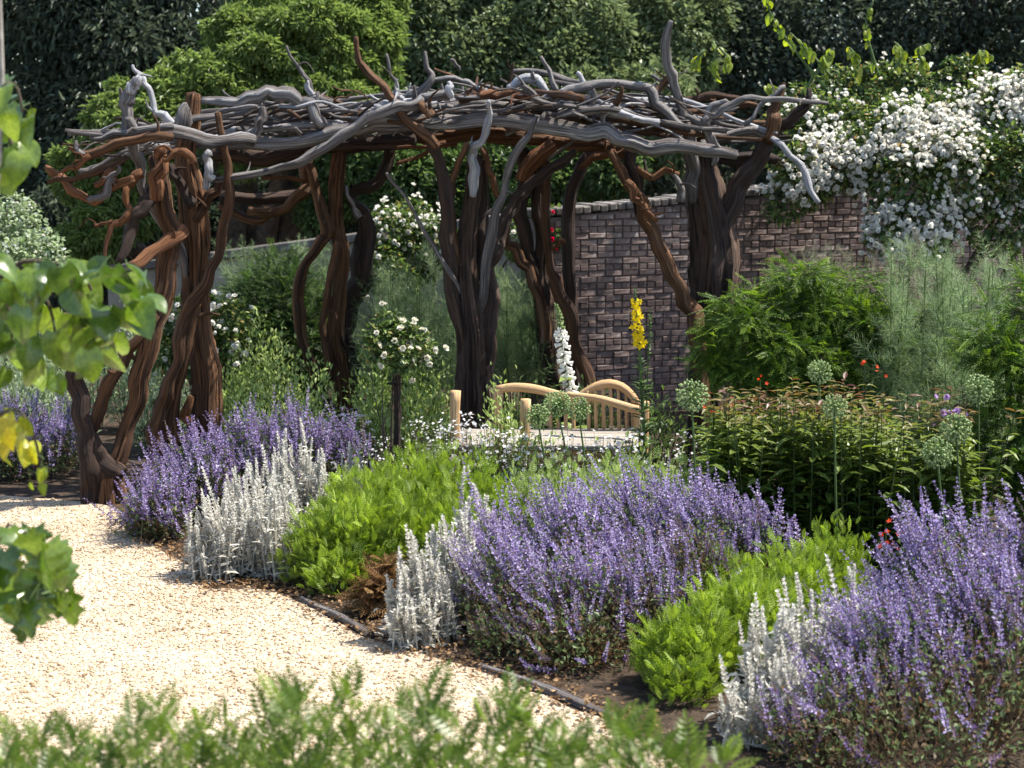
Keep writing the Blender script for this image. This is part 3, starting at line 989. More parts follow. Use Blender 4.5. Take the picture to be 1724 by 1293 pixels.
# right front post
post([down(1192, 11.5), (1190, 720), (1188, 640), (1196, 560), (1200, 470), (1198, 400), (1195, 335), (1186, 285), (1180, 248)], 11.5, [44, 38, 36, 37, 39, 40, 37, 28, 20], 'dark_wood',
     'broad grey-brown trunk post at the right end with antler-like limbs',
     [([(1186, 500), (1176, 400), (1168, 320), (1166, 284), (1162, 230), (1147, 178), (1134, 140), (1125, 112), (1120, 76), (1131, 36)], (11.6, 11.1), [10, 16, 15, 13, 12, 9, 8, 8, 8, 4], 'grey_wood'),
      ([(1216, 400), (1230, 340), (1259, 292), (1278, 256), (1288, 228)], 11.5, [18, 17, 15, 14, 12], 'dark_wood'),
      ([(1290, 228), (1268, 221), (1243, 223), (1208, 236), (1180, 245)], 11.45, [8, 9, 10, 9], 'grey_wood'),
      ([(1290, 240), (1300, 205), (1308, 175), (1321, 140)], 11.45, [14, 13, 8, 3], 'brown_wood'),
      ([(1294, 236), (1318, 214), (1344, 194), (1358, 170), (1362, 150)], 11.5, [9, 11, 10, 6, 4], 'dark_wood'),
      ([(1300, 232), (1333, 262), (1357, 298), (1378, 342)], (11.4, 11.2), [5, 6, 6, 5], 'pale_wood'),
      ([(1252, 212), (1280, 180), (1306, 160), (1322, 146)], 11.4, [4, 5, 4], 'grey_wood'),
      ([(1200, 280), (1206, 255), (1198, 240), (1190, 205), (1200, 182), (1226, 170)], 11.3, [4, 7, 9, 11, 9, 6], 'grey_wood'),
      ([down(1178, 11.4), (1180, 620), (1168, 530), (1146, 487), (1121, 438), (1098, 388), (1078, 342), (1048, 292), (1026, 252)], (11.3, 11.2), [12, 14, 13, 14, 12, 11, 9, 8], 'brown_wood'),
      ([(1105, 374), (1088, 352), (1074, 335), (1056, 305)], 11.1, [4, 7, 6], 'orange_wood'),
      ([(1064, 258), (1066, 300), (1074, 345), (1092, 390)], 11.3, [11, 11, 10, 8], 'dark_wood'),
      ([(1073, 281), (1086, 297), (1100, 300), (1121, 286), (1142, 294)], 11.2, [4, 7, 7, 5], 'orange_wood'),
      ([(1146, 340), (1142, 310), (1128, 290)], 11.2, [7, 6, 3], 'grey_wood'),
      ([(1206, 262), (1256, 266), (1308, 270)], 11.7, [11, 12, 9], 'dark_wood'),
      ([(1290, 264), (1316, 268)], 11.6, [9, 3], 'dark_wood'),
      ])

# beams and roof branches that can be followed in the photograph
B = [
    ('beam', [(286, 236), (380, 240), (440, 241), (500, 240), (570, 224), (630, 208), (700, 206), (770, 208), (848, 203), (918, 209), (987, 222), (1040, 236), (1098, 245), (1180, 254), (1240, 262)], 11.0, [11, 13, 14, 15, 17, 16, 15, 17, 18, 17, 17, 14, 9], 'grey_wood'),
    ('beam', [(360, 304), (440, 292), (500, 272), (531, 256), (580, 230), (615, 198), (667, 181), (702, 175), (720, 160), (757, 160)], (10.7, 10.9), [4, 7, 8, 9, 10, 10, 9, 8, 8], 'grey_wood'),
    ('branch', [(110, 219), (165, 226), (220, 220), (290, 222), (360, 234), (430, 238)], (10.0, 10.6), [3, 6, 8, 10, 11, 9], 'grey_wood'),
    ('branch', [(153, 233), (190, 228), (236, 218), (290, 213)], 10.1, [4, 7, 8, 7], 'grey_wood'),
    ('branch', [(116, 250), (150, 262), (186, 246), (236, 233), (290, 230)], 10.0, [4, 9, 10, 9, 7], 'brown_wood'),
    ('branch', [(104, 290), (128, 278), (150, 262)], 9.98, [3, 5, 7], 'orange_wood'),
    ('branch', [(126, 236), (130, 250), (140, 258)], 9.98, [3, 5], 'grey_wood'),
    ('branch', [(80, 306), (120, 297), (175, 286), (215, 264)], 10.0, [4, 6, 7, 6], 'brown_wood'),
    ('branch', [(76, 280), (96, 296), (120, 322), (158, 336), (186, 316), (226, 300)], 10.02, [4, 7, 9, 9, 8, 8], 'orange_wood'),
    ('branch', [(162, 312), (176, 296), (188, 290), (196, 306)], 9.98, [6, 8, 4], 'orange_wood'),
    ('branch', [(150, 340), (176, 320), (190, 300), (201, 278)], 9.97, [6, 8, 4, 3], 'grey_wood'),
    ('branch', [(337, 170), (386, 176), (420, 164), (447, 157), (487, 161), (520, 180), (544, 212)], 11.0, [6, 10, 11, 11, 12, 11, 10], 'grey_wood'),
    ('branch', [(442, 178), (440, 200), (433, 220), (425, 240)], 10.8, [4, 8, 8, 6], 'grey_wood'),
    ('branch', [(483, 77), (500, 112), (522, 140), (534, 166), (560, 172)], 11.3, [2.5, 4, 6, 7], 'grey_wood'),
    ('branch', [(516, 138), (520, 152), (530, 165)], 11.28, [4, 5], 'pale_wood'),
    ('branch', [(599, 62), (602, 100), (622, 124), (646, 146), (668, 175), (684, 198), (712, 224), (735, 248)], 10.85, [5, 6, 7, 8, 8, 8, 9], 'brown_wood'),
    ('branch', [(651, 92), (655, 120), (668, 138)], 11.6, [3, 3.5], 'grey_wood'),
    ('branch', [(716, 87), (719, 116), (727, 132), (706, 157), (686, 164)], 11.2, [3, 5, 8, 9], 'grey_wood'),
    ('branch', [(726, 134), (764, 131), (790, 140), (812, 150)], 11.25, [5, 5, 5], 'grey_wood'),
    ('branch', [(756, 138), (760, 150), (757, 164)], 10.85, [4, 7, 7], 'pale_wood'),
    ('branch', [(667, 148), (670, 162), (678, 168)], 10.9, [5, 7], 'pale_wood'),
    ('branch', [(783, 163), (810, 163), (836, 157), (880, 161), (905, 166)], 11.0, [4, 8, 8, 7], 'orange_wood'),
    ('branch', [(706, 172), (720, 186), (728, 196)], 10.8, [7, 8, 8], 'brown_wood'),
    ('branch', [(696, 192), (750, 190), (803, 176), (850, 178), (918, 180), (940, 174)], 11.1, [6, 8, 10, 11, 9, 6], 'grey_wood'),
    ('branch', [(905, 172), (940, 156), (970, 145), (1005, 140), (1057, 142), (1085, 150), (1103, 172), (1124, 194), (1150, 215)], 11.1, [5, 8, 9, 9, 9, 9, 9, 9], 'grey_wood'),
    ('branch', [(856, 150), (872, 136), (898, 132), (910, 142), (922, 158)], 11.4, [7, 9, 9, 6], 'pale_wood'),
    ('branch', [(864, 120), (911, 122), (950, 130), (985, 142)], 11.8, [4, 6, 6], 'grey_wood'),
    ('branch', [(911, 95), (924, 120), (936, 152)], 11.3, [2.5, 4, 5], 'grey_wood'),
    ('branch', [(876, 142), (896, 158), (912, 172)], 11.0, [5, 6], 'grey_wood'),
    ('branch', [(864, 108), (860, 130), (856, 150)], 11.9, [2, 3], 'brown_wood'),
    ('branch', [(760, 100), (770, 108), (775, 118)], 11.9, [3, 3], 'grey_wood'),
    ('branch', [(972, 122), (985, 138), (1000, 160), (1020, 172), (1036, 182)], 11.4, [4, 5, 6, 7], 'pale_wood'),
    ('branch', [(1036, 182), (1018, 194), (1010, 212)], 11.0, [6, 6, 5], 'grey_wood'),
    ('branch', [(1076, 137), (1080, 148)], 11.1, [2, 5], 'pale_wood'),
    ('branch', [(1096, 160), (1110, 148), (1128, 132), (1142, 126)], 11.6, [6, 7, 4], 'brown_wood'),
    ('branch', [(1134, 170), (1170, 166), (1207, 161), (1246, 166)], 11.6, [5, 6, 5], 'brown_wood'),
    ('branch', [(1394, 172), (1349, 168), (1290, 163), (1250, 168), (1220, 184), (1200, 196)], 11.2, [3.5, 5, 6, 6], 'grey_wood'),
    ('branch', [(1160, 190), (1210, 184), (1275, 178)], 11.8, [6, 7, 5], 'brown_wood'),
    ('branch', [(1155, 196), (1180, 206), (1192, 198)], 11.2, [5, 5], 'grey_wood'),
    ('branch', [(667, 249), (710, 247), (770, 243)], 11.8, [3, 4], 'orange_wood'),
    ('branch', [(668, 276), (696, 268), (724, 252), (750, 240)], 12.0, [3, 4], 'orange_wood'),
    ('beam', [(420, 354), (470, 352), (500, 335), (515, 306), (520, 262)], 12.9, [9, 12, 12, 10], 'brown_wood'),
    ('branch', [(440, 300), (480, 300), (514, 306)], 12.5, [3, 4], 'orange_wood'),
    ('beam', [(360, 262), (440, 262), (520, 254), (600, 240), (700, 236)], 12.6, [14, 16, 15, 14], 'dark_wood'),
    ('beam', [(700, 228), (800, 226), (900, 232), (1000, 246), (1060, 258)], 12.9, [12, 14, 14, 12], 'brown_wood'),
    ('beam', [(370, 330), (440, 338), (500, 330), (530, 310)], 13.0, [8, 10, 8], 'dark_wood'),
    ('branch', [(370, 345), (410, 366), (440, 372), (470, 352)], 13.0, [6, 8, 6], 'brown_wood'),
]
for (nm, pts, d, r, m) in B:
    log(nm, pts, d, r, m, perg, 12 if max(r) > 9 else 9)
# the rest of the tangle: forked sticks laid over the roof, front to back
mats = ['grey_wood', 'grey_wood', 'grey_wood', 'brown_wood', 'dark_wood', 'pale_wood', 'grey_wood']


def roof_z(x, y):
    px = 862 + x / y * FPX
    top = np.interp(px, [150, 300, 450, 600, 750, 900, 1050, 1160, 1300], [222, 205, 178, 172, 160, 156, 160, 180, 196])
    return EYE + (240 - top) / FPX * 11.3 - .03


for k in range(180):
    y = rng.uniform(11.0, 13.2)
    px = rng.uniform(300, 1190)
    x = (px - 862) / FPX * y
    L = rng.uniform(.5, 1.5)
    a = rng.normal(0, .38) if k % 3 else rng.uniform(-1.4, 1.4)
    n = 5
    t = np.linspace(-.5, .5, n) * L
    bend = rng.normal(0, .10) * (1 - (t / (L / 2)) ** 2)
    xs = x + np.cos(a) * t - np.sin(a) * bend
    ys = y + np.sin(a) * t + np.cos(a) * bend
    ok = 862 + xs / ys * FPX
    zs = np.array([roof_z(a_, b_) for a_, b_ in zip(xs, ys)]) + rng.uniform(-.17, .0) + rng.normal(0, .02, n) + (bend * rng.uniform(-.2, .9) if k % 2 else 0)
    r0 = rng.uniform(.010, .028)
    part('branch', tube(np.stack((xs, ys, zs), 1), np.linspace(r0, r0 * rng.uniform(.4, .9), n), 8, .06, .14, .06, jit=.008), M[mats[k % 7]], perg, True)
for k in range(190):
    y = rng.uniform(10.9, 13.0)
    px = rng.uniform(190, 1230)
    x = (px - 862) / FPX * y
    L = rng.uniform(.35, 1.1)
    a = rng.normal(0, .7)
    n = 7
    t = np.linspace(-.5, .5, n) * L
    xs = x + np.cos(a) * t + rng.normal(0, .02, n)
    ys = y + np.sin(a) * t + rng.normal(0, .02, n)
    tilt = rng.normal(.0, .20)
    zs = np.array([roof_z(a_, b_) for a_, b_ in zip(xs, ys)]) + rng.uniform(-.14, .04) + t * tilt + rng.normal(0, .018, n)
    r0 = rng.uniform(.007, .016)
    part('branch', tube(np.stack((xs, ys, zs), 1), np.linspace(r0, r0 * .35, n), 6, .06, .14, 0), M[mats[k % 7]], perg, True)
for k in range(26):                           # short stubs that stand up from the roof
    y = rng.uniform(11.0, 12.6)
    px = rng.uniform(420, 1180)
    x = (px - 862) / FPX * y
    z = roof_z(x, y) - .05
    h = rng.uniform(.07, .2)
    a = rng.normal(0, .5, 2)
    part('branch', tube([(x, y, z), (x + a[0] * h * .5, y + a[1] * h * .5, z + h * .5), (x + a[0] * h * .7, y + a[1] * h, z + h)], [.022, .018, .008], 7, .04, .15, 0), M[mats[(k * 3) % 7]], perg, True)


# ------------------------------------------------------------------ oak bench
def bench():
    c = P(930, 700, 9.95)
    root = thing('oak_bench', (c[0], c[1], 0), 'honey coloured oak bench with a double arched spindle back, half hidden by flowers', 'bench')

    def rail(name, pts, d, r, sides=10):
        wpt, rr = pl(pts, d, r)
        part(name, tube(wpt, rr, sides, .03, .04, 0), M['bench_wood'], root, True)

    rail('top_rail', [(836, 656), (866, 652), (900, 655), (936, 664), (972, 674)], (10.2, 10.15), [7, 8, 8, 7])
    rail('arched_rail', [(966, 676), (985, 661), (1005, 650), (1026, 646), (1046, 651), (1062, 664), (1075, 682)], (10.15, 10.1), [6, 7, 8, 8, 7, 6])
    rail('arm_rail', [(955, 664), (1010, 672), (1066, 688), (1084, 692)], (9.95, 9.75), [5, 7, 7, 6])
    for (px, top, d, r) in ((767, 658, 9.75, 9), (885, 672, 9.6, 9), (1085, 676, 9.7, 9), (838, 655, 10.2, 8), (1074, 680, 10.1, 8)):
        a = P(px, top, d)
        b = np.array((a[0] + rng.normal(0, .012), a[1], 0))
        part('leg', tube([b, (a + b) / 2, a], [r * d / FPX] * 3, 10, .06, .05, 0, round_end=False), M['bench_wood'], root, True)
    arch = np.array([(966, 676), (985, 661), (1005, 650), (1026, 646), (1046, 651), (1062, 664), (1075, 682)], float)
    for px in (990, 1002, 1015, 1028, 1041, 1054, 1065):
        t = P(px, np.interp(px, arch[:, 0], arch[:, 1]), 10.12)
        b = P(px + 2, 742, 10.12)
        part('spindle', tube([b, (t + b) / 2, t], [.012, .013, .011], 7, .08, .04, 0), M['bench_wood'], root, True)
    for px in range(926, 966, 13):
        t = P(px, np.interp(px, [836, 866, 900, 936, 972], [656, 652, 655, 664, 674]), 10.18)
        b = P(px + 1, 742, 10.18)
        part('spindle', tube([b, (t + b) / 2, t], [.012, .013, .011], 7, .08, .04, 0), M['bench_wood'], root, True)
    x0, x1 = P(765, 700, 9.75)[0], P(1085, 700, 9.75)[0]
    for k in range(4):
        y = 9.58 + k * .145
        g = wood_coords(box((x0, y, .47), (x1, y + .132, .505), .006), 0)
        part('seat_slat', g, M['silver_wood'], root)
    part('seat_rail', wood_coords(box((x0, 9.6, .39), (x1, 9.64, .468), .005), 0), M['bench_wood'], root)


bench()


# ------------------------------------------------------------------ flower and leaf templates
def floret_spike(L=.18, wh=10, per=6, r0=.015, s0=.0158):
    g = Geo()
    thin_stems(g, [(0, -.10, 0)], [(0, L, 0)], .0022, .12)
    lp = leaf2(.75, .12, -.1, .75)
    loc, yy, sc = [], [], []
    for i in range(wh):
        f = i / (wh - 1)
        y = L * (f ** .85)
        k = per if f < .75 else max(3, per - 2)
        for j in range(k):
            a = 2 * PI * j / k + i * .7 + rng.normal(0, .25)
            r = r0 * (1 - .65 * f) * .25
            loc.append((r * math.cos(a), y + rng.normal(0, .004), r * math.sin(a)))
            yy.append((math.cos(a), .55 + .6 * f + rng.normal(0, .25), math.sin(a)))
            sc.append(s0 * (1.1 - .55 * f) * rng.uniform(.7, 1.25))
    yy = np.array(yy)
    g.inst(lp, frames(yy, np.array((0, 1.0, 0)) + rng.normal(0, .35, yy.shape)), np.array(loc), np.array(sc), .28)
    return g


def woolly_spike(L=.15):
    g = Geo()
    thin_stems(g, [(0, -.22, 0)], [(0, L, 0)], .006, .45)
    lp = leaf2(.8, .2, .12, .7)
    loc, yy, sc = [], [], []
    n = 11
    for i in range(n):
        f = i / (n - 1)
        y = L * f
        r = .009 * (1 - .55 * f ** 2)
        for j in range(7):
            a = 2 * PI * j / 7 + i * .45 + rng.normal(0, .2)
            loc.append((r * .4 * math.cos(a), y + rng.normal(0, .003), r * .4 * math.sin(a)))
            yy.append((math.cos(a), .9 + rng.normal(0, .2), math.sin(a)))
            sc.append(.0185 * (1 - .5 * f ** 2) * rng.uniform(.8, 1.2))
    yy = np.array(yy)
    g.inst(lp, frames(yy, np.array((0, 1.0, 0)) + rng.normal(0, .2, yy.shape)), np.array(loc), np.array(sc), .25)
    lf = leaf6(.42, .1, .35, .62)
    for y, s in ((-.05, .045), (-.11, .06), (-.18, .075)):
        a = rng.uniform(0, 6.28)
        d = np.array([(math.cos(a), .6, math.sin(a)), (-math.cos(a), .6, -math.sin(a))])
        g.inst(lf, frames(d, np.tile((0, 1.0, 0), (2, 1))), np.array([(0, y, 0)] * 2), s, .15)
    return g


def rose(rings=((6, 26, .92), (6, 50, .86), (5, 72, .7))):
    g = Geo()
    pt = leaf6(.95, .10, -.12, .6)
    for n, el, s in rings:
        a = np.arange(n) * 2 * PI / n + rng.uniform(0, 6)
        e = np.radians(el + rng.normal(0, 9, n))
        d = np.stack((np.cos(a) * np.cos(e), np.sin(a) * np.cos(e), np.sin(e)), 1)
        nn = np.stack((-np.cos(a) * np.sin(e), -np.sin(a) * np.sin(e), np.cos(e)), 1)
        g.inst(pt, frames(d, nn), np.stack((np.cos(a) * .04, np.sin(a) * .04, np.full(n, .02)), 1), s * .52, .3)
    return g


def seed_head(n=120):
    g = Geo()
    i = np.arange(n) + .5
    ph = np.arccos(1 - 2 * i / n)
    th = PI * (1 + 5 ** .5) * i
    d = np.stack((np.cos(th) * np.sin(ph), np.sin(th) * np.sin(ph), np.cos(ph)), 1)
    d = unit(d + rng.normal(0, .05, d.shape))
    r = rng.uniform(.86, 1.05, n)[:, None]
    thin_stems(g, d * .06, d * r * .92, .020, .45)
    o = Geo().add([(1, 0, 0), (-1, 0, 0), (0, 1, 0), (0, -1, 0), (0, 0, 1), (0, 0, -1)], [(0, 2, 4), (2, 1, 4), (1, 3, 4), (3, 0, 4), (2, 0, 5), (1, 2, 5), (3, 1, 5), (0, 3, 5)], tint=.75)
    g.inst(o, frames(d, dirs(n)), d * r, rng.uniform(.085, .14, n), .2)
    return g


def yew_spray(n=13, droop=.35):
    g = Geo()
    ys = np.linspace(0, 1, n)
    z = -droop * ys ** 2
    c = np.stack((np.zeros(n), ys, z), 1)
    thin_stems(g, c[:-1], c[1:], .012, .35)
    lp = leaf2(.26, .0, -.15, .5)
    loc, yy, sc = [], [], []
    for i in range(1, n):
        for sd in (-1, 1):
            loc.append(c[i])
            yy.append((sd * .9, .75, -.25 * ys[i] + rng.normal(0, .12)))
            sc.append(.24 * (1 - .55 * ys[i]) * rng.uniform(.8, 1.2))
    m = len(loc)
    g.inst(lp, frames(np.array(yy), np.tile((0, .1, 1.0), (m, 1)) + rng.normal(0, .2, (m, 3))), np.array(loc), np.array(sc), .15)
    g.A[-1] = np.clip(g.A[-1] + .35 * (g.V[-1][:, 1] - .5), 0, 1)
    return g


def plume(n=70):
    g = Geo()
    thin_stems(g, [(0, 0, 0)], [(0, 1, 0)], .010, .3)
    y = rng.uniform(.05, 1, n)
    a = rng.uniform(0, 2 * PI, n)
    d = np.stack((np.cos(a), rng.uniform(.3, 1.2, n), np.sin(a)), 1)
    t = Geo().add([(-.016, 0, 0), (.016, 0, 0), (0, 1, .08)], [(0, 1, 2)], tint=.6)
    loc = np.stack((np.zeros(n), y, np.zeros(n)), 1)
    s = .42 * (1.15 - y) * rng.uniform(.5, 1.1, n) + .06
    g.inst(t, frames(d, dirs(n)), loc, s, .3)
    ends = loc + unit(d) * (s * .55)[:, None]
    g.inst(t, frames(unit(d) + rng.normal(0, .5, d.shape), dirs(n)), ends, s * .55, .3)
    return g


def star(n=5, tint=.8):
    g = Geo()
    a = np.arange(n) * 2 * PI / n
    d = np.stack((np.cos(a), np.sin(a), np.full(n, .25)), 1)
    g.inst(leaf2(.6, .05, -.1, tint), frames(d, np.tile((0, 0, 1.0), (n, 1))), np.zeros((n, 3)), .5, .12)
    return g


SPIKES = [floret_spike(L) for L in (.14, .17, .20, .23)]
FADED = [floret_spike(L, 8, 5, .013, .014) for L in (.14, .18)]
for f_ in FADED:
    f_.A = [np.clip(a_ - .42, .1, .5) for a_ in f_.A]
WOOLLY = [woolly_spike(L) for L in (.10, .14, .18)]
ROSES = [rose() for _ in range(3)]
PIN = [pinnate(6, lf=.34, droop=dr) for dr in (.1, .3, .5)]
PINS = [pinnate(5, lf=.36, droop=dr, lw=.38) for dr in (-.1, .1, .3)]
PINF = [pinnate(9, lf=.26, droop=dr, lw=.34) for dr in (.2, .4)]
YEW = [yew_spray(13, dr) for dr in (.15, .35, .6)]
PLUME = [plume() for _ in range(3)]
STAR = star()
mesh_cache = {}


def meshes(key, tpls, mat, sm=False):
    k = (key, mat)
    if k not in mesh_cache:
        mesh_cache[k] = [t.mesh(key, M[mat], sm) for t in tpls]
    return mesh_cache[k]


def split_inst(g, tpls, y, nn, loc, sc, jit=.2, add=0.0):
    n = len(loc)
    which = rng.integers(0, len(tpls), n)
    sc = np.broadcast_to(np.asarray(sc, float), (n,))
    add = np.broadcast_to(np.asarray(add, float), (n,))
    R = frames(y, nn)
    for k, t in enumerate(tpls):
        m = which == k
        if m.any():
            g.inst(t, R[m], loc[m], sc[m], jit, float(add[m].mean()))
    return g


def dome(mounds, n, spread=1.0, tilt_max=1.45):
    """points on a drift made of several mounds, with outward directions; mounds: (x, y, rx, ry, h)"""
    mounds = np.asarray(mounds, float)
    area = mounds[:, 2] * mounds[:, 3]
    w = rng.choice(len(mounds), n, p=area / area.sum())
    m = mounds[w]
    th = np.arccos(1 - rng.random(n) * (1 - math.cos(tilt_max)))
    ph = rng.uniform(0, 2 * PI, n)
    o = np.stack((np.sin(th) * np.cos(ph), np.sin(th) * np.sin(ph), np.cos(th)), 1)
    tip = np.stack((m[:, 0] + o[:, 0] * m[:, 2], m[:, 1] + o[:, 1] * m[:, 3], m[:, 4] * (o[:, 2] ** .8)), 1)
    base = np.stack((m[:, 0] + o[:, 0] * m[:, 2] * .35, m[:, 1] + o[:, 1] * m[:, 3] * .35, np.full(n, .02)), 1)
    # keep what is not deep inside a neighbouring mound
    keep = np.ones(n, bool)
    for k in range(len(mounds)):
        q = (tip - np.array((mounds[k, 0], mounds[k, 1], 0))) / np.array((mounds[k, 2], mounds[k, 3], mounds[k, 4]))
        keep &= ~((np.linalg.norm(q, axis=1) < .82) & (w != k))
    return tip[keep], base[keep], o[keep]


def mound(px, py, rpx, h, d=None, ry=None):
    """a mound whose centre stands on the ground at pixel column px and depth d (or row py)"""
    if d is None:
        d = G(px, py)[1]
    x = (px - 862) / (FPX * CP - 0) * d * CP
    # horizontal position at ground depth d
    v = 646.5 - (240 + EYE * FPX / d)
    x = (px - 862) * d / (FPX * CP + v * SP)
    r = rpx * d / FPX
    return (x, d, r, r * .8 if ry is None else ry, h)


def centre(ms):
    m = np.asarray(ms)
    return (m[:, 0].mean(), m[:, 1].mean(), 0)


# ------------------------------------------------------------------ catmint
def catmint(label, ms, n, lean=(-.3, -.08), leaf_n=None, cap=300, dry=.2, sc=1.0, green=()):
    root = thing('catmint', centre(ms), label, 'flower clump', 'drifts of purple catmint')
    tip, base, o = dome(ms, n, tilt_max=1.25)
    n = len(tip)
    tip = tip + rng.normal(0, .05, tip.shape) * np.array((1, 1, .9))
    tip[:, 2] = np.maximum(tip[:, 2], .06)
    y = o * .6 + np.array((lean[0], lean[1], .7)) + rng.normal(0, .23, tip.shape)
    y = unit(y)
    nn = dirs(n)
    low = (rng.random(n) < .09) | (np.clip((.30 - tip[:, 2]) / .25, 0, 1) * dry * 3.2 > rng.random(n))
    vis = np.argsort(o[:, 1] * .8 - tip[:, 2] * .6 + rng.normal(0, .3, n))      # nearest the camera first
    a, b = vis[:cap], vis[cap:]
    s = rng.uniform(.75, 1.2, n) * sc
    for fl, key, tp in ((False, 'flower_spike', SPIKES), (True, 'faded_spike', FADED)):
        q = a[low[a] == fl]
        copies(key, meshes(key, tp, 'catmint'), frames(y[q], nn[q]), tip[q] - y[q] * .1, s[q], root)
    g = Geo()
    for fl, tp in ((False, SPIKES), (True, FADED)):
        q = b[low[b] == fl]
        split_inst(g, tp, y[q], nn[q], tip[q] - y[q] * .1, s[q], .1)
    if len(b):
        part('flower_mass', g, M['catmint'], root, kind='stuff')
    g = Geo()
    st = rng.choice(n, min(n, 420), replace=False)
    thin_stems(g, base[st], tip[st] - y[st] * .12, .0022, rng.choice([.2, .4]), bow=(o[st] * np.array((.05, .05, .03))))
    k = leaf_n or n * 9
    i = rng.integers(0, n, k)
    t = rng.uniform(.12, .93, k) ** .8
    loc = base[i] + (tip[i] - y[i] * .10 - base[i]) * t[:, None] + rng.normal(0, .022, (k, 3)) + o[i] * .05 * np.sin(PI * t)[:, None]
    loc[:, 2] = np.maximum(loc[:, 2], .012)
    dry_i = ((loc[:, 2] < .28) & (rng.random(k) < dry * 2)) | (rng.random(k) < dry * .25)
    tint = np.where(dry_i, rng.uniform(0, .15, k), rng.uniform(.3, .95, k))
    R = frames(dirs(k, .35), dirs(k, .8))
    for lo, hi in ((0, .1), (.1, .2), (.25, .5), (.5, .75), (.75, 1)):
        m = (tint >= lo) & (tint < hi)
        g.inst(leaf2(.62, .1, -.1, (lo + hi) / 2), R[m], loc[m], rng.uniform(.014, .034, m.sum()), .05)
    sh, sb, so = dome(ms, int(n * 5.5), tilt_max=1.52)
    loc = sb + (sh - sb) * rng.uniform(.55, 1.0, len(sh))[:, None] + rng.normal(0, .03, sh.shape)
    loc[:, 2] = np.maximum(loc[:, 2], .012)
    brown = rng.random(len(sh)) < np.clip(.38 - loc[:, 2], .03, 1) * dry * 4
    for msk, tn in ((brown, .1), (~brown, .62)):
        k = int(msk.sum())
        g.inst(leaf2(.62, .1, -.1, tn), frames(unit(so[msk] * .5 + dirs(k, .5)), dirs(k, .8)), loc[msk], rng.uniform(.016, .036, k), .16 if tn > .3 else .08)
    thin_stems(g, sb[:400], loc[:400], .0022, .12)
    if green:
        sh, sb, so = dome(list(green), 5200, tilt_max=1.5)
        loc = sb + (sh - sb) * rng.uniform(.4, 1.05, len(sh))[:, None] + rng.normal(0, .035, sh.shape)
        loc[:, 2] = np.maximum(loc[:, 2], .012)
        brown = rng.random(len(sh)) < .22 + .25 * np.sin(loc[:, 0] * 9 + 1) ** 2
        for msk, tn in ((brown, .1), (~brown, .66)):
            k = int(msk.sum())
            g.inst(leaf2(.62, .1, -.1, tn), frames(unit(so[msk] * .5 + dirs(k, .5)), dirs(k, .8)), loc[msk], rng.uniform(.016, .036, k), .22 if tn > .3 else .1)
        thin_stems(g, sb[:700], sh[:700] + rng.normal(0, .05, sh[:700].shape), .0022, .12, bow=so[:700] * .05)
        gf = Geo()
        q = rng.choice(len(sh), 150, replace=False)
        yq = unit(so[q] * .7 + np.array((lean[0], lean[1], .5)) + rng.normal(0, .25, (150, 3)))
        split_inst(gf, FADED, yq[:105], dirs(105), sh[q[:105]] - yq[:105] * .06, rng.uniform(.8, 1.2, 105), .1)
        split_inst(gf, SPIKES, yq[105:], dirs(45), sh[q[105:]] - yq[105:] * .06, rng.uniform(.7, 1.1, 45), .1)
        part('faded_flowers', gf, M['catmint'], root, kind='stuff')
    part('foliage', g, M['catmint_leaf'], root, kind='stuff')


L3 = [mound(1400, 0, 80, .36, 6.0), mound(1330, 0, 60, .22, 5.85), mound(1500, 0, 130, .48, 6.25), mound(1640, 0, 150, .60, 6.5), mound(1590, 0, 150, .66, 6.9), mound(1740, 0, 120, .74, 7.0), mound(1850, 0, 130, .70, 6.8), mound(1960, 0, 120, .66, 7.2), mound(1440, 0, 80, .44, 6.4)]
catmint('big purple catmint clump filling the lower right corner, behind silver woolly spikes', L3, 1250, lean=(-.42, -.1), dry=.35, green=[mound(1480, 0, 170, .34, 5.85), mound(1640, 0, 160, .46, 5.9), mound(1760, 0, 130, .58, 6.2), mound(1900, 0, 140, .5, 6.3), mound(2050, 0, 140, .5, 6.9), mound(1560, 0, 120, .30, 5.6), mound(1400, 0, 100, .22, 5.75)])
L2 = [mound(850, 0, 85, .50, 7.4), mound(840, 0, 70, .52, 7.9), mound(960, 0, 110, .44, 7.2), mound(930, 0, 110, .56, 7.9), mound(1060, 0, 130, .57, 8.2), mound(1180, 0, 120, .54, 8.1), mound(1080, 0, 110, .42, 7.4), mound(1270, 0, 80, .46, 8.0)]
catmint('long purple catmint drift between two lime green mounds in the middle of the border', L2, 1120, lean=(-.36, -.1), dry=.35, green=[mound(960, 0, 110, .24, 7.0), mound(860, 0, 80, .22, 7.15), mound(1060, 0, 100, .36, 7.25), mound(1150, 0, 110, .46, 7.6)])
L1 = [mound(270, 0, 60, .36, 9.3), mound(330, 0, 80, .50, 9.8), mound(420, 0, 80, .56, 10.15), mound(500, 0, 70, .56, 10.3), mound(575, 0, 45, .50, 10.4), mound(245, 0, 40, .28, 9.4)]
catmint('purple catmint clump at the foot of the twisted trunk beside the gravel', L1, 800, lean=(-.2, -.05))
L0 = [mound(20, 0, 50, .34, 11.0), mound(95, 0, 45, .38, 11.1), mound(-50, 0, 50, .36, 11.0), mound(110, 0, 40, .42, 11.6), mound(40, 0, 50, .44, 11.6), mound(-150, 0, 60, .4, 11.1), mound(-250, 0, 60, .42, 11.2), mound(-360, 0, 70, .4, 11.2)]
catmint('distant purple catmint drift at the far end of the gravel, left of the leaning trunk', L0, 760, lean=(0, 0), cap=180)


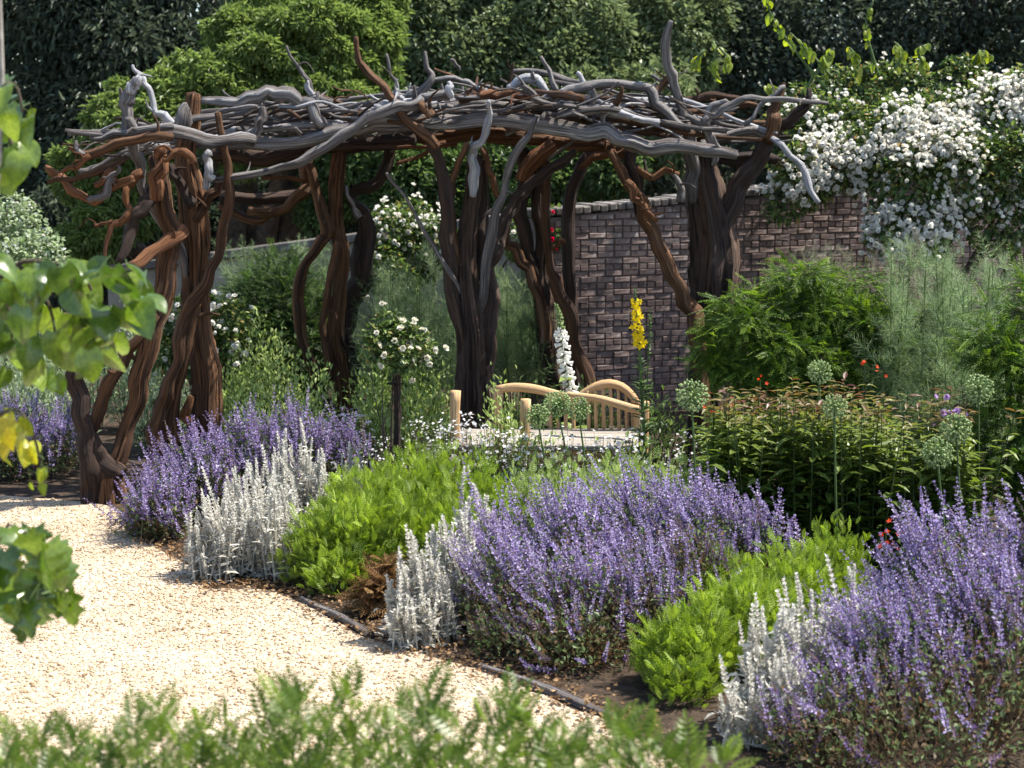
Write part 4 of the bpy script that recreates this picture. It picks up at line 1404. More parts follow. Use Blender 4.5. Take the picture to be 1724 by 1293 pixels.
# ------------------------------------------------------------------ lamb's ears
def woolly(label, ms, n, tall=1.0, lift=.09):
    root = thing('lambs_ear', centre(ms), label, 'silver plant', 'silver woolly plants along the path')
    tip, base, o = dome(ms, n, tilt_max=1.35)
    n = len(tip)
    tip[:, 2] = np.maximum(tip[:, 2] * rng.uniform(.62, 1.30, n) + lift, .1)
    y = unit(o * .14 + np.array((-.06, 0, 1)) + rng.normal(0, .15, tip.shape))
    s = rng.uniform(.7, 1.15, n) * tall
    k = min(n, 300)
    R = frames(y, dirs(n))
    copies('flower_spike', meshes('woolly_spike', WOOLLY, 'lamb', False), R[:k], tip[:k] - y[:k] * .13, s[:k], root)
    g = Geo()
    foot = np.column_stack((tip[:, :2] * .55 + base[:, :2] * .45, np.full(n, .02)))
    thin_stems(g, foot, tip - y * .13, .0055, .45)
    m = n * 7
    i = rng.integers(0, n, m)
    t = rng.random(m) ** .75 * .85
    loc = foot[i] + (tip[i] - foot[i]) * t[:, None] + rng.normal(0, .016, (m, 3))
    loc[:, 2] = np.maximum(loc[:, 2], .015)
    d = dirs(m, .5)
    tint = np.clip(.3 + loc[:, 2] * 1.0, 0, .8) * 0 + rng.uniform(.3, .85, m)
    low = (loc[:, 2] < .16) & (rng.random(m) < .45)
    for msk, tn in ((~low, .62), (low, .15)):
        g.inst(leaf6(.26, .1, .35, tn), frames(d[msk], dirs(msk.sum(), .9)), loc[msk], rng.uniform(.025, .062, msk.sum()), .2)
    part('foliage', g, M['lamb'], root, kind='stuff')


woolly('silver woolly clump between purple catmint and lime green mound at the bend of the gravel', [mound(385, 0, 70, .36, 8.5), mound(440, 0, 75, .42, 8.8), mound(510, 0, 65, .48, 9.3), mound(350, 0, 40, .24, 8.4), mound(470, 0, 60, .36, 8.5)], 330)
woolly('silver woolly clump beside the brown dead fern', [mound(705, 0, 55, .32, 7.35), mound(760, 0, 55, .42, 7.6), mound(800, 0, 45, .46, 8.0), mound(690, 0, 40, .16, 7.2)], 190, 1.05)
woolly('tall silver woolly spikes foremost on the path edge at lower right', [mound(1290, 0, 65, .38, 6.2), mound(1345, 0, 60, .40, 6.4), mound(1245, 0, 45, .16, 6.0), mound(1420, 0, 40, .42, 6.6), mound(1320, 0, 60, .26, 6.0)], 100, 1.15, .10)
woolly('few silver spikes rising behind the lime green mound near the standard rose', [mound(560, 0, 60, .34, 9.9), mound(620, 0, 40, .34, 9.9)], 30, .9)


# ------------------------------------------------------------------ lime green mounds
def leafy(name, label, ms, n, tpls, mat, size, cat='plant', group=None, up=.55, jit=.28, add=0, stems=True, fill=.5, kind=None, shoots=0):
    root = thing(name, centre(ms), label, cat, group)
    g = Geo()
    tip, base, o = dome(ms, n)
    nn = len(tip)
    loc = base + (tip - base) * (rng.uniform(fill, 1.0, nn) * (1 + .10 * np.sin(tip[:, 0] * 23 + tip[:, 1] * 17) + rng.normal(0, .05, nn)))[:, None] + rng.normal(0, .025, tip.shape)
    loc[:, 2] = np.maximum(loc[:, 2], .02)
    y = unit(o + np.array((0, 0, up)) + rng.normal(0, .45, loc.shape))
    nrm = unit(o * .5 + np.array((0, 0, .8)) + rng.normal(0, .4, loc.shape))
    split_inst(g, tpls, y, nrm, loc - y * size * .3, rng.uniform(.6, 1.2, nn) * size, jit, add)
    o1 = part('foliage', g, M[mat], root, kind='stuff')
    if stems:
        g = Geo()
        k = rng.choice(nn, min(nn, 240), replace=False)
        thin_stems(g, base[k], loc[k], .003, .4)
        part('stem', g, M['stem'], root, kind='stuff')
    return root


GRP = 'lime green mounds in the border'
leafy('feathery_mound', 'large lime green ferny mound between the two silver clumps', [mound(550, 0, 75, .42, 8.35), mound(620, 0, 100, .54, 8.75), mound(710, 0, 105, .60, 9.0), mound(600, 0, 90, .50, 8.35), mound(700, 0, 95, .48, 8.4), mound(810, 0, 85, .56, 8.8), mound(780, 0, 80, .46, 8.3), mound(570, 0, 50, .24, 8.1)], 8200, PINS, 'lime', .068, group=GRP, up=.9)
leafy('feathery_mound', 'lime green ferny mound behind the foremost silver spikes', [mound(1160, 0, 90, .36, 6.7), mound(1260, 0, 100, .42, 6.9), mound(1340, 0, 95, .46, 7.3), mound(1400, 0, 75, .50, 7.6), mound(1130, 0, 60, .26, 6.7), mound(1150, 0, 60, .2, 6.5), mound(1210, 0, 80, .34, 7.0), mound(1300, 0, 90, .40, 7.15), mound(1230, 0, 70, .36, 7.5)], 6400, PINS, 'lime', .064, group=GRP, up=.9)
leafy('feathery_mound', 'soft green ferny drift in front of the oak bench seat', [mound(960, 0, 90, .50, 8.95), mound(1060, 0, 90, .56, 9.0), mound(1150, 0, 80, .56, 8.9), mound(880, 0, 80, .50, 8.8), mound(1000, 0, 90, .50, 8.6), mound(1110, 0, 90, .52, 8.55), mound(1220, 0, 60, .5, 8.7)], 6500, PINS, 'perennial', .062, group=GRP, add=.18, up=1.2)
leafy('dead_fern', 'rusty brown dead fern clump between lime mound and silver clump', [mound(634, 0, 28, .22, 7.75), mound(655, 0, 26, .26, 7.9)], 300, PINF, 'fern_dead', .12, 'fern', up=-.4, stems=False)


# ------------------------------------------------------------------ phlox: leafy upright stems
PHLOX_LEAF = {}


def phlox(label, spots, hgt):
    spots = np.asarray(spots)
    root = thing('phlox', (spots[:, 0].mean(), spots[:, 1].mean(), 0), label, 'plant', 'leafy phlox plants right of the bench')
    gs, gl = Geo(), Geo()
    single = []
    lf = [leaf6(.34, .05, dr, .35) for dr in (.05, .2, .38)]
    for (x, y) in spots:
        h = hgt * rng.uniform(.82, 1.06)
        top = np.array((x + rng.normal(0, .06), y + rng.normal(0, .05), h))
        a = np.array((x, y, 0))
        thin_stems(gs, [a], [top], .005, .3)
        k = int(h / .044)
        f = np.linspace(.12, 1, k)
        ang = np.arange(k) * PI / 2 + rng.uniform(0, 6)
        for sd in (0, PI):
            an = ang + sd + rng.normal(0, .25, k)
            d = np.stack((np.cos(an), np.sin(an), rng.normal(.18, .16, k)), 1)
            loc = a + (top - a) * f[:, None]
            sz = .118 * np.where(f > .85, .62, 1) * rng.uniform(.75, 1.15, k)
            R = frames(d, np.tile((0, 0, 1.0), (k, 1)) + rng.normal(0, .15, (k, 3)))
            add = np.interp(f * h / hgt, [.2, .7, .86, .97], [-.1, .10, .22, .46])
            w = rng.integers(0, 3, k)
            for j in range(k):
                single.append((y, R[j], loc[j], sz[j], add[j], w[j]))
    part('stem', gs, M['stem'], root, kind='stuff')
    single.sort(key=lambda t: t[0] - t[2][2] * .4)
    steps = (-.12, 0, .12, .24, .36, .48)
    tone = {}
    for i, (y_, R_, l_, s_, a_, w_) in enumerate(single):
        if i < 300:
            key = (int(np.argmin([abs(a_ - q) for q in steps])), int(w_))
            tone.setdefault(key, []).append((R_, l_, s_))
        else:
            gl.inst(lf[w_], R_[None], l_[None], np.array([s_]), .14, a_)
    for (k1, k2), v in tone.items():
        if (k1, k2) not in PHLOX_LEAF:
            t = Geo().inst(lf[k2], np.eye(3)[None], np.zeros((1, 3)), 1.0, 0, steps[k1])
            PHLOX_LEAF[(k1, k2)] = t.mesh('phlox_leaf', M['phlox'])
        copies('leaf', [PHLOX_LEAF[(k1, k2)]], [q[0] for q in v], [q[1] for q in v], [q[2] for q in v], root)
    part('foliage', gl, M['phlox'], root, kind='stuff')


def spots(px0, px1, d0, d1, n):
    o = []
    for k in range(n):
        d = rng.uniform(d0, d1)
        m = mound(rng.uniform(px0, px1), 0, 10, 1, d)
        o.append(m[:2])
    return o


phlox('bronze-tipped leafy phlox in front of the golden yew, left part of the stand', spots(1195, 1320, 8.5, 9.3, 66), .88)
phlox('bronze-tipped leafy phlox in front of the golden yew, middle of the stand', spots(1310, 1470, 8.4, 9.3, 80), .92)
phlox('bronze-tipped leafy phlox below the round seed heads at the right of the stand', spots(1460, 1640, 8.3, 9.2, 76), .88)


# ------------------------------------------------------------------ alliums
SEED = [seed_head(130), seed_head(110)]


def allium(px, py, rpx, d, foot, label, red=False):
    c = P(px, py, d)
    b = mound(foot, 0, 10, 1, d)[:2]
    root = thing('allium', (b[0], b[1], 0), label, 'seed head', 'round green seed heads of alliums')
    R = frames(np.array([(rng.normal(0, .2), .2, 1.0)]), dirs(1))
    copies('seed_head', meshes('seed_head', SEED, 'allium'), R, [c], rpx * d / FPX, root)
    s = np.array((b[0], b[1], 0))
    part('stem', tube([s, (s + c) / 2 + (rng.normal(0, .012), 0, 0), c - (0, 0, .02)], [.006, .006, .005], 6, .12, .03), M['stem'], root, True)


for a in ((1165, 666, 27, 8.4, 1190, 'round allium seed head standing alone right of the bench end'),
          (1405, 685, 21, 8.2, 1412, 'allium seed head among the bronze phlox leaves, the lower middle one'),
          (1380, 626, 20, 8.8, 1376, 'allium seed head against the dark gap under the golden yew'),
          (1648, 655, 25, 8.6, 1650, 'allium seed head highest at the right, in front of the right-hand yew'),
          (1610, 722, 26, 8.2, 1618, 'upper of the two overlapping allium seed heads right of the phlox'),
          (1578, 762, 26, 7.9, 1600, 'lower of the two overlapping allium seed heads right of the phlox'),
          (905, 700, 20, 9.2, 938, 'leftmost of the three allium seed heads before the oak bench'),
          (938, 680, 23, 9.3, 975, 'middle and highest of the three allium seed heads before the oak bench'),
          (974, 688, 20, 9.2, 1012, 'rightmost of the three allium seed heads before the oak bench')):
    allium(*a)


# ------------------------------------------------------------------ shrubs made of sprays over lobes
def lobe_pts(lobes, n, front=.78, lo=.6, wts=None, sq=1.0):
    """points in the outer shell of several balls; lobes: (px, py, rpx, d)"""
    C = np.array([P(l[0], l[1], l[3]) for l in lobes])
    Rr = np.array([l[2] * l[3] / FPX for l in lobes])
    p = Rr ** 2 if wts is None else np.asarray(wts, float)
    w = rng.choice(len(lobes), n, p=p / p.sum())
    o = dirs(n)
    flip = (o[:, 1] > 0) & (rng.random(n) < front)
    o[flip, 1] *= -1
    r = Rr[w] * (lo + (1 - lo) * rng.random(n) ** .6)
    pts = C[w] + o * r[:, None] * np.array((1, .8, sq))
    ok = pts[:, 2] > .03
    return pts[ok], o[ok]


def clumps(lobes, k, f0=.34, f1=.55):
    """break each big lobe into smaller clumps spread over its outside"""
    out = []
    for (px, py, rp, d) in lobes:
        o = dirs(k)
        o[:, 1] = -np.abs(o[:, 1]) * .9
        for q in o:
            r_ = rp * rng.uniform(f0, f1)
            m = rp * .74
            out.append((px + q[0] * m, py - q[2] * m, r_, d + q[1] * m * d / FPX))
        out.append((px, py, rp * .7, d))
    return out


def trunk(root, foot, tops, r, mat='bark'):
    g = Geo()
    a = np.asarray(foot, float)
    for t in tops:
        t = np.asarray(t, float)
        m = (a + t) / 2 + rng.normal(0, .08, 3) * np.linalg.norm(t - a) * .4
        tube([a, m, t], [r, r * .7, r * .3], 8, .2, .1, .05, jit=.02, g=g)
    part('trunk', g, M[mat], root, True)


def shrub(name, label, lobes, n, tpls, mat, size, cat, group=None, droop=-.15, out=1.0, jit=.25, add=0, part_name='crown', foot=None, tr=.04, front=.78, lo=.6, mess=.45, nup=.9, sq=1.0):
    C = np.array([P(l[0], l[1], l[3]) for l in lobes])
    f = np.array((C[:, 0].mean(), C[:, 1].mean(), 0)) if foot is None else np.asarray(foot, float)
    root = thing(name, f, label, cat, group)
    pts, o = lobe_pts(clumps(lobes, 8, .26, .5) if name == 'golden_yew' else lobes, n, front, lo, sq=.62 if name == 'golden_yew' else sq)
    n = len(pts)
    y = unit(o * out * (np.array((1, 1, .35)) if name == 'golden_yew' else 1) + np.array((0, 0, droop)) + rng.normal(0, mess, o.shape))
    nn = unit(o * .4 + np.array((0, 0, nup)) + rng.normal(0, .35, o.shape))
    g = Geo()
    split_inst(g, tpls, y, nn, pts, rng.uniform(.6, 1.25, n) * size, jit, add)
    part(part_name, g, M[mat], root, kind='stuff')
    trunk(root, f, C[rng.permutation(len(C))[:5]], tr)
    return root


shrub('golden_yew', 'golden green yew bush with drooping sprays in front of the right end post', [(1270, 545, 80, 10.3), (1340, 520, 85, 10.4), (1420, 535, 85, 10.4), (1490, 560, 80, 10.3), (1380, 600, 90, 10.2), (1250, 600, 55, 10.2), (1300, 620, 70, 10.1), (1460, 640, 80, 10.2), (1390, 510, 55, 10.6), (1330, 500, 45, 10.5), (1210, 590, 40, 10.2), (1225, 540, 40, 10.3), (1540, 600, 60, 10.3)], 5000, YEW, 'yew', .15, 'bush', droop=.05)
shrub('golden_yew', 'taller golden green yew cut by the right edge of the photo', [(1700, 560, 70, 9.1), (1720, 640, 80, 9.0), (1690, 720, 70, 8.9), (1740, 520, 60, 9.2), (1750, 780, 90, 8.8), (1680, 800, 50, 8.8), (1800, 650, 110, 9.1)], 1700, YEW, 'yew', .16, 'bush', droop=.05)
shrub('yew_bush', 'dark rounded yew bush between the twisted trunk and the three-stemmed post', [(450, 540, 80, 13.6), (505, 530, 75, 13.6), (420, 600, 70, 13.5), (500, 600, 80, 13.4), (470, 490, 60, 13.8), (540, 560, 50, 13.5), (450, 640, 70, 13.3), (480, 650, 70, 13.3)], 4200, YEW, 'dark_yew', .17, 'bush', droop=.1)


def plumes(name, label, pts, mat, group=None, size=.5, n_per=10):
    """feathery herb: stems that fan out, each clothed with thread-like plumes; pts: (px, py_top, d)"""
    P0 = np.array([P(*p) for p in pts])
    root = thing(name, (P0[:, 0].mean(), P0[:, 1].mean(), 0), label, 'herb', group)
    gs, gl = Geo(), Geo()
    for t in P0:
        a = np.array((t[0] + rng.normal(0, .08), t[1], 0))
        thin_stems(gs, [a], [t], .006, .5)
        f = rng.uniform(.3, 1, n_per)
        loc = a + (t - a) * f[:, None]
        an = rng.uniform(0, 2 * PI, n_per)
        y = np.stack((np.cos(an) * .6, np.sin(an) * .6, rng.uniform(.5, 1.2, n_per)), 1)
        split_inst(gl, PLUME, y, dirs(n_per), loc, size * rng.uniform(.4, 1, n_per) * (1.25 - .7 * f), .2)
    part('stem', gs, M['stem'], root, kind='stuff')
    part('foliage', gl, M[mat], root, kind='stuff')


def rp(x0, x1, y0, y1, d0, d1, n):
    return [(rng.uniform(x0, x1), rng.uniform(y0, y1), rng.uniform(d0, d1)) for _ in range(n)]


plumes('fennel', 'feathery green fennel between the two yews at the right', rp(1500, 1700, 410, 560, 9.8, 10.8, 46), 'fennel', 'clumps of feathery fennel', .42, 14)
plumes('fennel', 'greyish bronze fennel haze rising behind the golden yew', rp(1300, 1580, 415, 480, 11, 12, 36), 'bronze', 'clumps of feathery fennel', .34, 12)
plumes('fennel', 'grey-green fennel behind the standard rose', rp(630, 770, 430, 560, 12.2, 13, 44), 'fennel', 'clumps of feathery fennel', .45, 12)
plumes('fennel', 'green fennel between the middle post and the forked rear post', rp(828, 905, 440, 560, 13, 13.6, 26), 'fennel', 'clumps of feathery fennel', .45, 12)
plumes('fennel', 'pale fennel left of the dark yew bush near the far wall', rp(370, 560, 415, 460, 14.8, 15.3, 26), 'fennel', 'clumps of feathery fennel', .4, 12)


# ------------------------------------------------------------------ roses
def rose_plant(name, label, lobes, n_leaf, n_fl, petal, size, fl_size, wts=None, group=None, leaf_mat_='rose_leaf', foot=None, cap=300, up=.25, cat='rose', trk=.02, lsz=.055, cluster=3):
    C = np.array([P(l[0], l[1], l[3]) for l in lobes])
    f = np.array((C[:, 0].mean(), C[:, 1].mean() + .1, 0)) if foot is None else np.asarray(foot, float)
    root = thing(name, f, label, cat, group)
    pts, o = lobe_pts(lobes, n_leaf, .8, .55)
    y = unit(o + np.array((0, 0, -.2)) + rng.normal(0, .6, o.shape))
    g = Geo()
    split_inst(g, [leaf2(.62, .1, -.15, .5), leaf6(.6, .08, .3, .45)], y, unit(o * .6 + np.array((0, 0, .8)) + rng.normal(0, .4, o.shape)), pts, rng.uniform(.6, 1.2, len(pts)) * lsz, .5)
    part('foliage', g, M[leaf_mat_], root, kind='stuff')
    k = max(1, n_fl // cluster)
    c, oc = lobe_pts(lobes, k * 3, .95, .92, wts)
    # flowers sit on the sunny and outer side
    sc = oc[:, 2] * .2 - oc[:, 1] * .8 + rng.normal(0, .3, len(oc)) + (np.sin(c[:, 0] * 7 + c[:, 2] * 4) + np.sin(c[:, 0] * 3 - c[:, 2] * 9)) * .3
    pick = np.argsort(-sc)[:k]
    pos = np.repeat(c[pick], cluster, 0) + rng.normal(0, fl_size * .95, (len(pick) * cluster, 3))
    oo = unit(np.repeat(oc[pick], cluster, 0) + np.array((0, -.3, up)) + rng.normal(0, .35, pos.shape))
    pos = pos + oo * fl_size * .3
    s = rng.uniform(.65, 1.2, len(pos)) * fl_size
    yy = np.cross(oo, dirs(len(oo)))
    R = frames(yy, oo)
    order = np.argsort(-s)
    a, b = order[:cap], order[cap:]
    copies('blossom', meshes('blossom', ROSES, petal), R[a], pos[a], s[a], root)
    if len(b):
        g = Geo()
        w = np.arange(len(b)) % 3
        for j in range(3):
            q = b[w == j]
            g.inst(ROSES[j], R[q], pos[q], s[q], .2)
        part('small_blossoms', g, M[petal], root, kind='stuff')
    trunk(root, f, C[rng.permutation(len(C))[:6]], trk)
    return root


RL = [(1330, 240, 60, 13.7), (1400, 225, 65, 13.7), (1470, 215, 65, 13.9), (1510, 240, 75, 13.5), (1580, 230, 80, 13.6), (1660, 215, 80, 13.6), (1745, 190, 85, 13.6), (1360, 290, 60, 13.4),
      (1440, 270, 60, 13.4), (1530, 310, 70, 13.2), (1620, 290, 80, 13.2), (1710, 290, 80, 13.2), (1500, 370, 42, 13.1), (1560, 385, 50, 13.1), (1545, 415, 34, 13.0), (1490, 400, 32, 13.0), (1320, 335, 40, 13.5), (1680, 370, 60, 13.2), (1800, 260, 110, 13.4), (1620, 145, 50, 14.2), (1420, 160, 50, 14.2), (1520, 150, 50, 14.2), (1350, 185, 45, 14.1), (1470, 150, 45, 14.2)]
RW = [1.2, 4, 2.5, 8, 8, 8, 8, 4, 5, 7, 4, 1.2, 4, 5, .7, .7, 2, .6, 4, .02, .02, .02, .02, .02]
rose_plant('climbing_rose', 'huge white climbing rose tumbling over the brick wall at upper right', RL, 26000, 3800, 'white_petal', .05, .056, RW, foot=(P(1500, 400, 13.9)[0], 13.35, 0), trk=.035, cluster=9)
rose_plant('climbing_rose', 'pale climbing rose on the far wall between the three-stemmed and middle posts', [(660, 400, 55, 14.6), (700, 430, 50, 14.6), (640, 450, 45, 14.4), (690, 380, 45, 14.8), (665, 480, 40, 14.3), (735, 400, 35, 14.6), (880, 400, 40, 14.6)], 5200, 190, 'white_petal', .05, .055, cluster=4)
rose_plant('rose_bush', 'cream rose bush showing on both sides of the twisted trunk', [(385, 545, 40, 12.3), (300, 540, 42, 12.3), (330, 590, 45, 12.2), (390, 585, 30, 12.2), (280, 590, 35, 12.2), (350, 530, 35, 12.4)], 2600, 90, 'white_petal', .05, .055)
rose_plant('flowering_shrub', 'pale leaved shrub with tiny white flowers behind the hanging leaves at far left', [(20, 390, 60, 15.2), (70, 430, 45, 15.0), (-30, 440, 70, 15.0), (30, 460, 60, 14.9), (10, 350, 40, 15.3)], 4200, 150, 'white_petal', .05, .03, leaf_mat_='silver_green', cat='shrub')
rose_plant('climbing_rose', 'red climbing rose beside the forked rear post', [(935, 372, 22, 13.6), (940, 400, 16, 13.5), (934, 440, 24, 13.6)], 500, 7, 'red_petal', .04, .055, wts=[5, 2, .01], cluster=1)


def standard_rose():
    foot = np.array((*mound(668, 0, 10, 1, 10.0)[:2], 0))
    lobes = [(665, 575, 38, 10.0), (640, 570, 28, 9.95), (690, 578, 34, 10.0), (655, 545, 24, 10.0), (712, 585, 22, 9.95), (620, 590, 18, 9.9), (675, 600, 28, 9.9)]
    r = rose_plant('standard_rose', 'standard rose with creamy blossoms on a tall stem tied to a dark stake', lobes, 1500, 42, 'cream_petal', .045, .05, foot=foot, cluster=1, trk=.006, lsz=.04)
    g = tube([foot + (.012, -.03, 0), foot + (.012, -.03, .5), P(668, 610, 9.97)], [.021, .021, .02], 9, .1, .05, 0, round_end=False)
    part('stake', g, M['dark_wood'], r, True)
    part('stem', tube([foot + (-.03, 0, 0), foot + (-.028, 0, .5), P(664, 590, 10.0)], [.009, .008, .007], 7, .08, .06, 0), M['bark'], r, True)
    for z in (.42, .82):
        part('tie', tube([foot + (-.045, -.025, z), foot + (-.005, -.058, z), foot + (.038, -.03, z), foot + (0, .008, z), foot + (-.045, -.02, z)], [.006] * 5, 5, .02, 0, 0), M['dark_wood'], r, True)


standard_rose()


# ------------------------------------------------------------------ foxglove and mullein
def bell():
    n = 7
    V, q = [], []
    prof = [(0, .12), (.35, .2), (.75, .24), (1.0, .36)]
    for y, r in prof:
        for a in range(n):
            V.append((r * math.cos(2 * PI * a / n), y, r * math.sin(2 * PI * a / n)))
    for i in range(3):
        for a in range(n):
            q.append((i * n + a, i * n + (a + 1) % n, (i + 1) * n + (a + 1) % n, (i + 1) * n + a))
    return Geo().add(V, quads=q, tint=.8)


def foxglove():
    top, bot = P(938, 512, 10.4), P(962, 680, 10.4)
    foot = np.array((*mound(968, 0, 10, 1, 10.4)[:2], 0))
    root = thing('foxglove', foot, 'tall white foxglove spike with a nodding green tip behind the bench', 'flower')
    line = [foot, bot, P(952, 620, 10.4), P(944, 560, 10.4), P(941, 530, 10.4), top]
    part('stem', tube(line, [.009, .008, .007, .006, .006, .005], 7, .04, .03), M['stem'], root, True)
    ax = np.array([P(966, 672, 10.4), P(953, 620, 10.4), P(945, 565, 10.4), P(942, 532, 10.4), P(936, 512, 10.4)])
    f = np.linspace(0, 1, 70)
    pts = np.stack([np.interp(f * 4, range(5), ax[:, k]) for k in range(3)], 1)
    a = np.arange(70) * 2.4
    d = np.stack((np.cos(a), np.sin(a) - .35, -.55 + .8 * f), 1)
    s = np.interp(f, [0, .5, .62, 1], [.055, .048, .028, .013])
    m = f < .6
    copies('bell_flower', meshes('bell_flower', [bell()], 'white_petal', True), frames(d[m], dirs(m.sum())), pts[m], s[m], root)
    copies('bud', meshes('bud', [bell()], 'allium', True), frames(d[~m], dirs((~m).sum())), pts[~m], s[~m], root)
    g = Geo()
    k = 26
    a = rng.uniform(0, 6.28, k)
    z = rng.uniform(.03, .8, k)
    loc = foot + np.stack((np.zeros(k), np.zeros(k), z), 1) + (bot - foot) * np.array((1, 1, 0)) * (z / bot[2])[:, None]
    split_inst(g, [leaf6(.4, .06, .4)], np.stack((np.cos(a), np.sin(a), np.full(k, .5)), 1), np.tile((0, 0, 1.0), (k, 1)), loc, rng.uniform(.08, .2, k), .3)
    part('foliage', g, M['perennial'], root, kind='stuff')


foxglove()


def mullein():
    d0 = 9.35
    top = P(1069, 488, d0)
    foot = np.array((*mound(1092, 0, 10, 1, d0)[:2], 0))
    root = thing('mullein', foot, 'tall mullein with a bright yellow flower spike against the brick wall', 'flower')
    mid = P(1078, 610, d0)
    part('stem', tube([foot, mid, P(1072, 540, d0), top], [.010, .009, .007, .004], 7, .05, .03), M['stem'], root, True)
    n = 62
    f = np.linspace(0, 1, n)
    ax = np.array([P(1077, 585, d0), P(1073, 545, d0), P(1070, 505, d0)])
    pts = np.stack([np.interp(f * 2, range(3), ax[:, k]) for k in range(3)], 1)
    a = np.arange(n) * 2.4
    o = np.stack((np.cos(a), np.sin(a) - .2, np.full(n, .15)), 1)
    keep = (f < .5) | (f > .58)
    pts, o, f = pts[keep] + unit(o[keep]) * rng.uniform(.008, .032, (keep.sum(), 1)) + rng.normal(0, .006, (keep.sum(), 3)), o[keep] + rng.normal(0, .35, o[keep].shape), f[keep]
    copies('petal_flower', meshes('mullein_flower', [star(5, .5)], 'yellow_petal'), frames(np.cross(o, dirs(len(o))), o), pts, np.interp(f, [0, .8, 1], [.047, .043, .030]), root)
    g = Geo()
    n = 150
    f = rng.random(n)
    pts = foot + (np.array(P(1078, 600, d0)) - foot) * f[:, None]
    a = rng.uniform(0, 6.28, n)
    split_inst(g, [leaf6(.36, .06, .3)], np.stack((np.cos(a), np.sin(a), np.full(n, .7)), 1), np.tile((0, 0, 1.0), (n, 1)), pts, np.interp(f, [0, .6, 1], [.16, .10, .055]), .2)
    up = np.linspace(0, 1, 40)
    pts = np.array(P(1071, 515, d0)) + (top - P(1071, 515, d0)) * up[:, None]
    split_inst(g, [leaf2(.5)], dirs(40, .6), dirs(40), pts, .016, .2)
    side = [P(1092, 600, d0), P(1095, 560, d0), P(1094, 522, d0)]
    f = rng.random(50)
    pts = np.stack([np.interp(f * 2, range(3), np.array(side)[:, k]) for k in range(3)], 1)
    split_inst(g, [leaf2(.6)], dirs(50, .5), dirs(50), pts, .022, .2)
    thin_stems(g, [P(1088, 690, d0)], [side[2]], .005, .4)
    part('foliage', g, M['under'], root, kind='stuff')


mullein()


# ------------------------------------------------------------------ small white starry flowers and green perennials
def starry(label, ms, n, size=.022):
    root = thing('starry_flower', centre(ms), label, 'flower clump', 'clumps of tiny white flowers near the bench')
    tip, base, o = dome(ms, n)
    n = len(tip)
    tip = tip + rng.normal(0, .03, tip.shape)
    g = Geo()
    thin_stems(g, base[:300], tip[:300], .002, .15)
    oo = unit(o + np.array((0, -.3, .5)) + rng.normal(0, .5, o.shape))
    g.inst(STAR, frames(np.cross(oo, dirs(n)), oo), tip, rng.uniform(.7, 1.5, n) * size, .15)
    k = n * 4
    i = rng.integers(0, n, k)
    loc = base[i] + (tip[i] - base[i]) * rng.uniform(.2, 1, k)[:, None] + rng.normal(0, .02, (k, 3))
    loc[:, 2] = np.maximum(loc[:, 2], .01)
    w = rng.random(k) < .25
    g.inst(leaf2(.5, .1, -.1, .1), frames(dirs(w.sum(), .4), dirs(w.sum())), loc[w], rng.uniform(.012, .024, w.sum()), .1)
    g.inst(leaf2(.5, .1, -.1, .4), frames(dirs((~w).sum(), .4), dirs((~w).sum(), .5)), loc[~w], rng.uniform(.015, .034, (~w).sum()), .09)
    part('bloom', g, M['gaura'], root, kind='stuff')


starry('tiny white flowers at the foot of the middle post by the left bench leg', [mound(790, 0, 45, .70, 9.45), mound(840, 0, 45, .66, 9.35), mound(755, 0, 36, .66, 9.45), mound(870, 0, 30, .58, 9.25)], 800)
starry('tiny white flowers under the bench seat behind the lime mound', [mound(890, 0, 50, .64, 9.3), mound(950, 0, 50, .62, 9.3), mound(1010, 0, 50, .62, 9.3), mound(1060, 0, 45, .64, 9.3)], 780, .024)
starry('tiny white flowers at the foot of the three-stemmed post', [mound(575, 0, 32, .52, 10.8), mound(610, 0, 28, .48, 10.8)], 300)
starry('tiny white flowers around the stake of the standard rose', [mound(650, 0, 40, .42, 10.2), mound(710, 0, 45, .5, 10.4), mound(735, 0, 40, .46, 10.0)], 420, .018)
starry('pale pink flecked flowers right of the bench end post', [mound(1130, 0, 30, .5, 9.6), mound(1160, 0, 30, .55, 9.8)], 160, .02)

LF = [leaf2(.42, .1, -.1), leaf6(.4, .08, .3)]
PG = 'soft green perennials beyond the border'


def perennial(label, ms, n, mat='perennial', size=.05, **k):
    leafy('leafy_perennial', label, ms, n, LF, mat, size, 'plant', PG, up=.8, fill=.35, **k)


perennial('soft green perennials between the twisted trunk and the three-stemmed post', [mound(400, 0, 60, .74, 12.0), mound(470, 0, 60, .82, 12.0), mound(530, 0, 50, .78, 11.8), mound(430, 0, 60, .62, 11.2), mound(500, 0, 50, .64, 11.2), mound(440, 0, 70, .95, 12.8), mound(390, 0, 50, .85, 12.6)], 5600, add=.25)
perennial('silvery green perennials far left beyond the purple drift', [mound(20, 0, 70, .75, 13.4), mound(100, 0, 60, .82, 13.2), mound(-60, 0, 70, .8, 13.4), mound(60, 0, 70, 1.0, 14.2), mound(160, 0, 50, .8, 13), mound(40, 0, 70, .62, 12.5), mound(120, 0, 50, .66, 12.4), mound(-160, 0, 80, .8, 13.2), mound(-280, 0, 80, .85, 13.3), mound(-400, 0, 90, .85, 13.4)], 8500, 'silver_green')
perennial('silvery green perennials seen between the leaning trunk and the twisted trunk', [mound(250, 0, 40, .72, 11.9), mound(300, 0, 40, .72, 11.9), mound(280, 0, 50, 1.0, 13.0), mound(215, 0, 40, .9, 13), mound(240, 0, 50, 1.15, 14)], 3400, 'silver_green', add=.1)
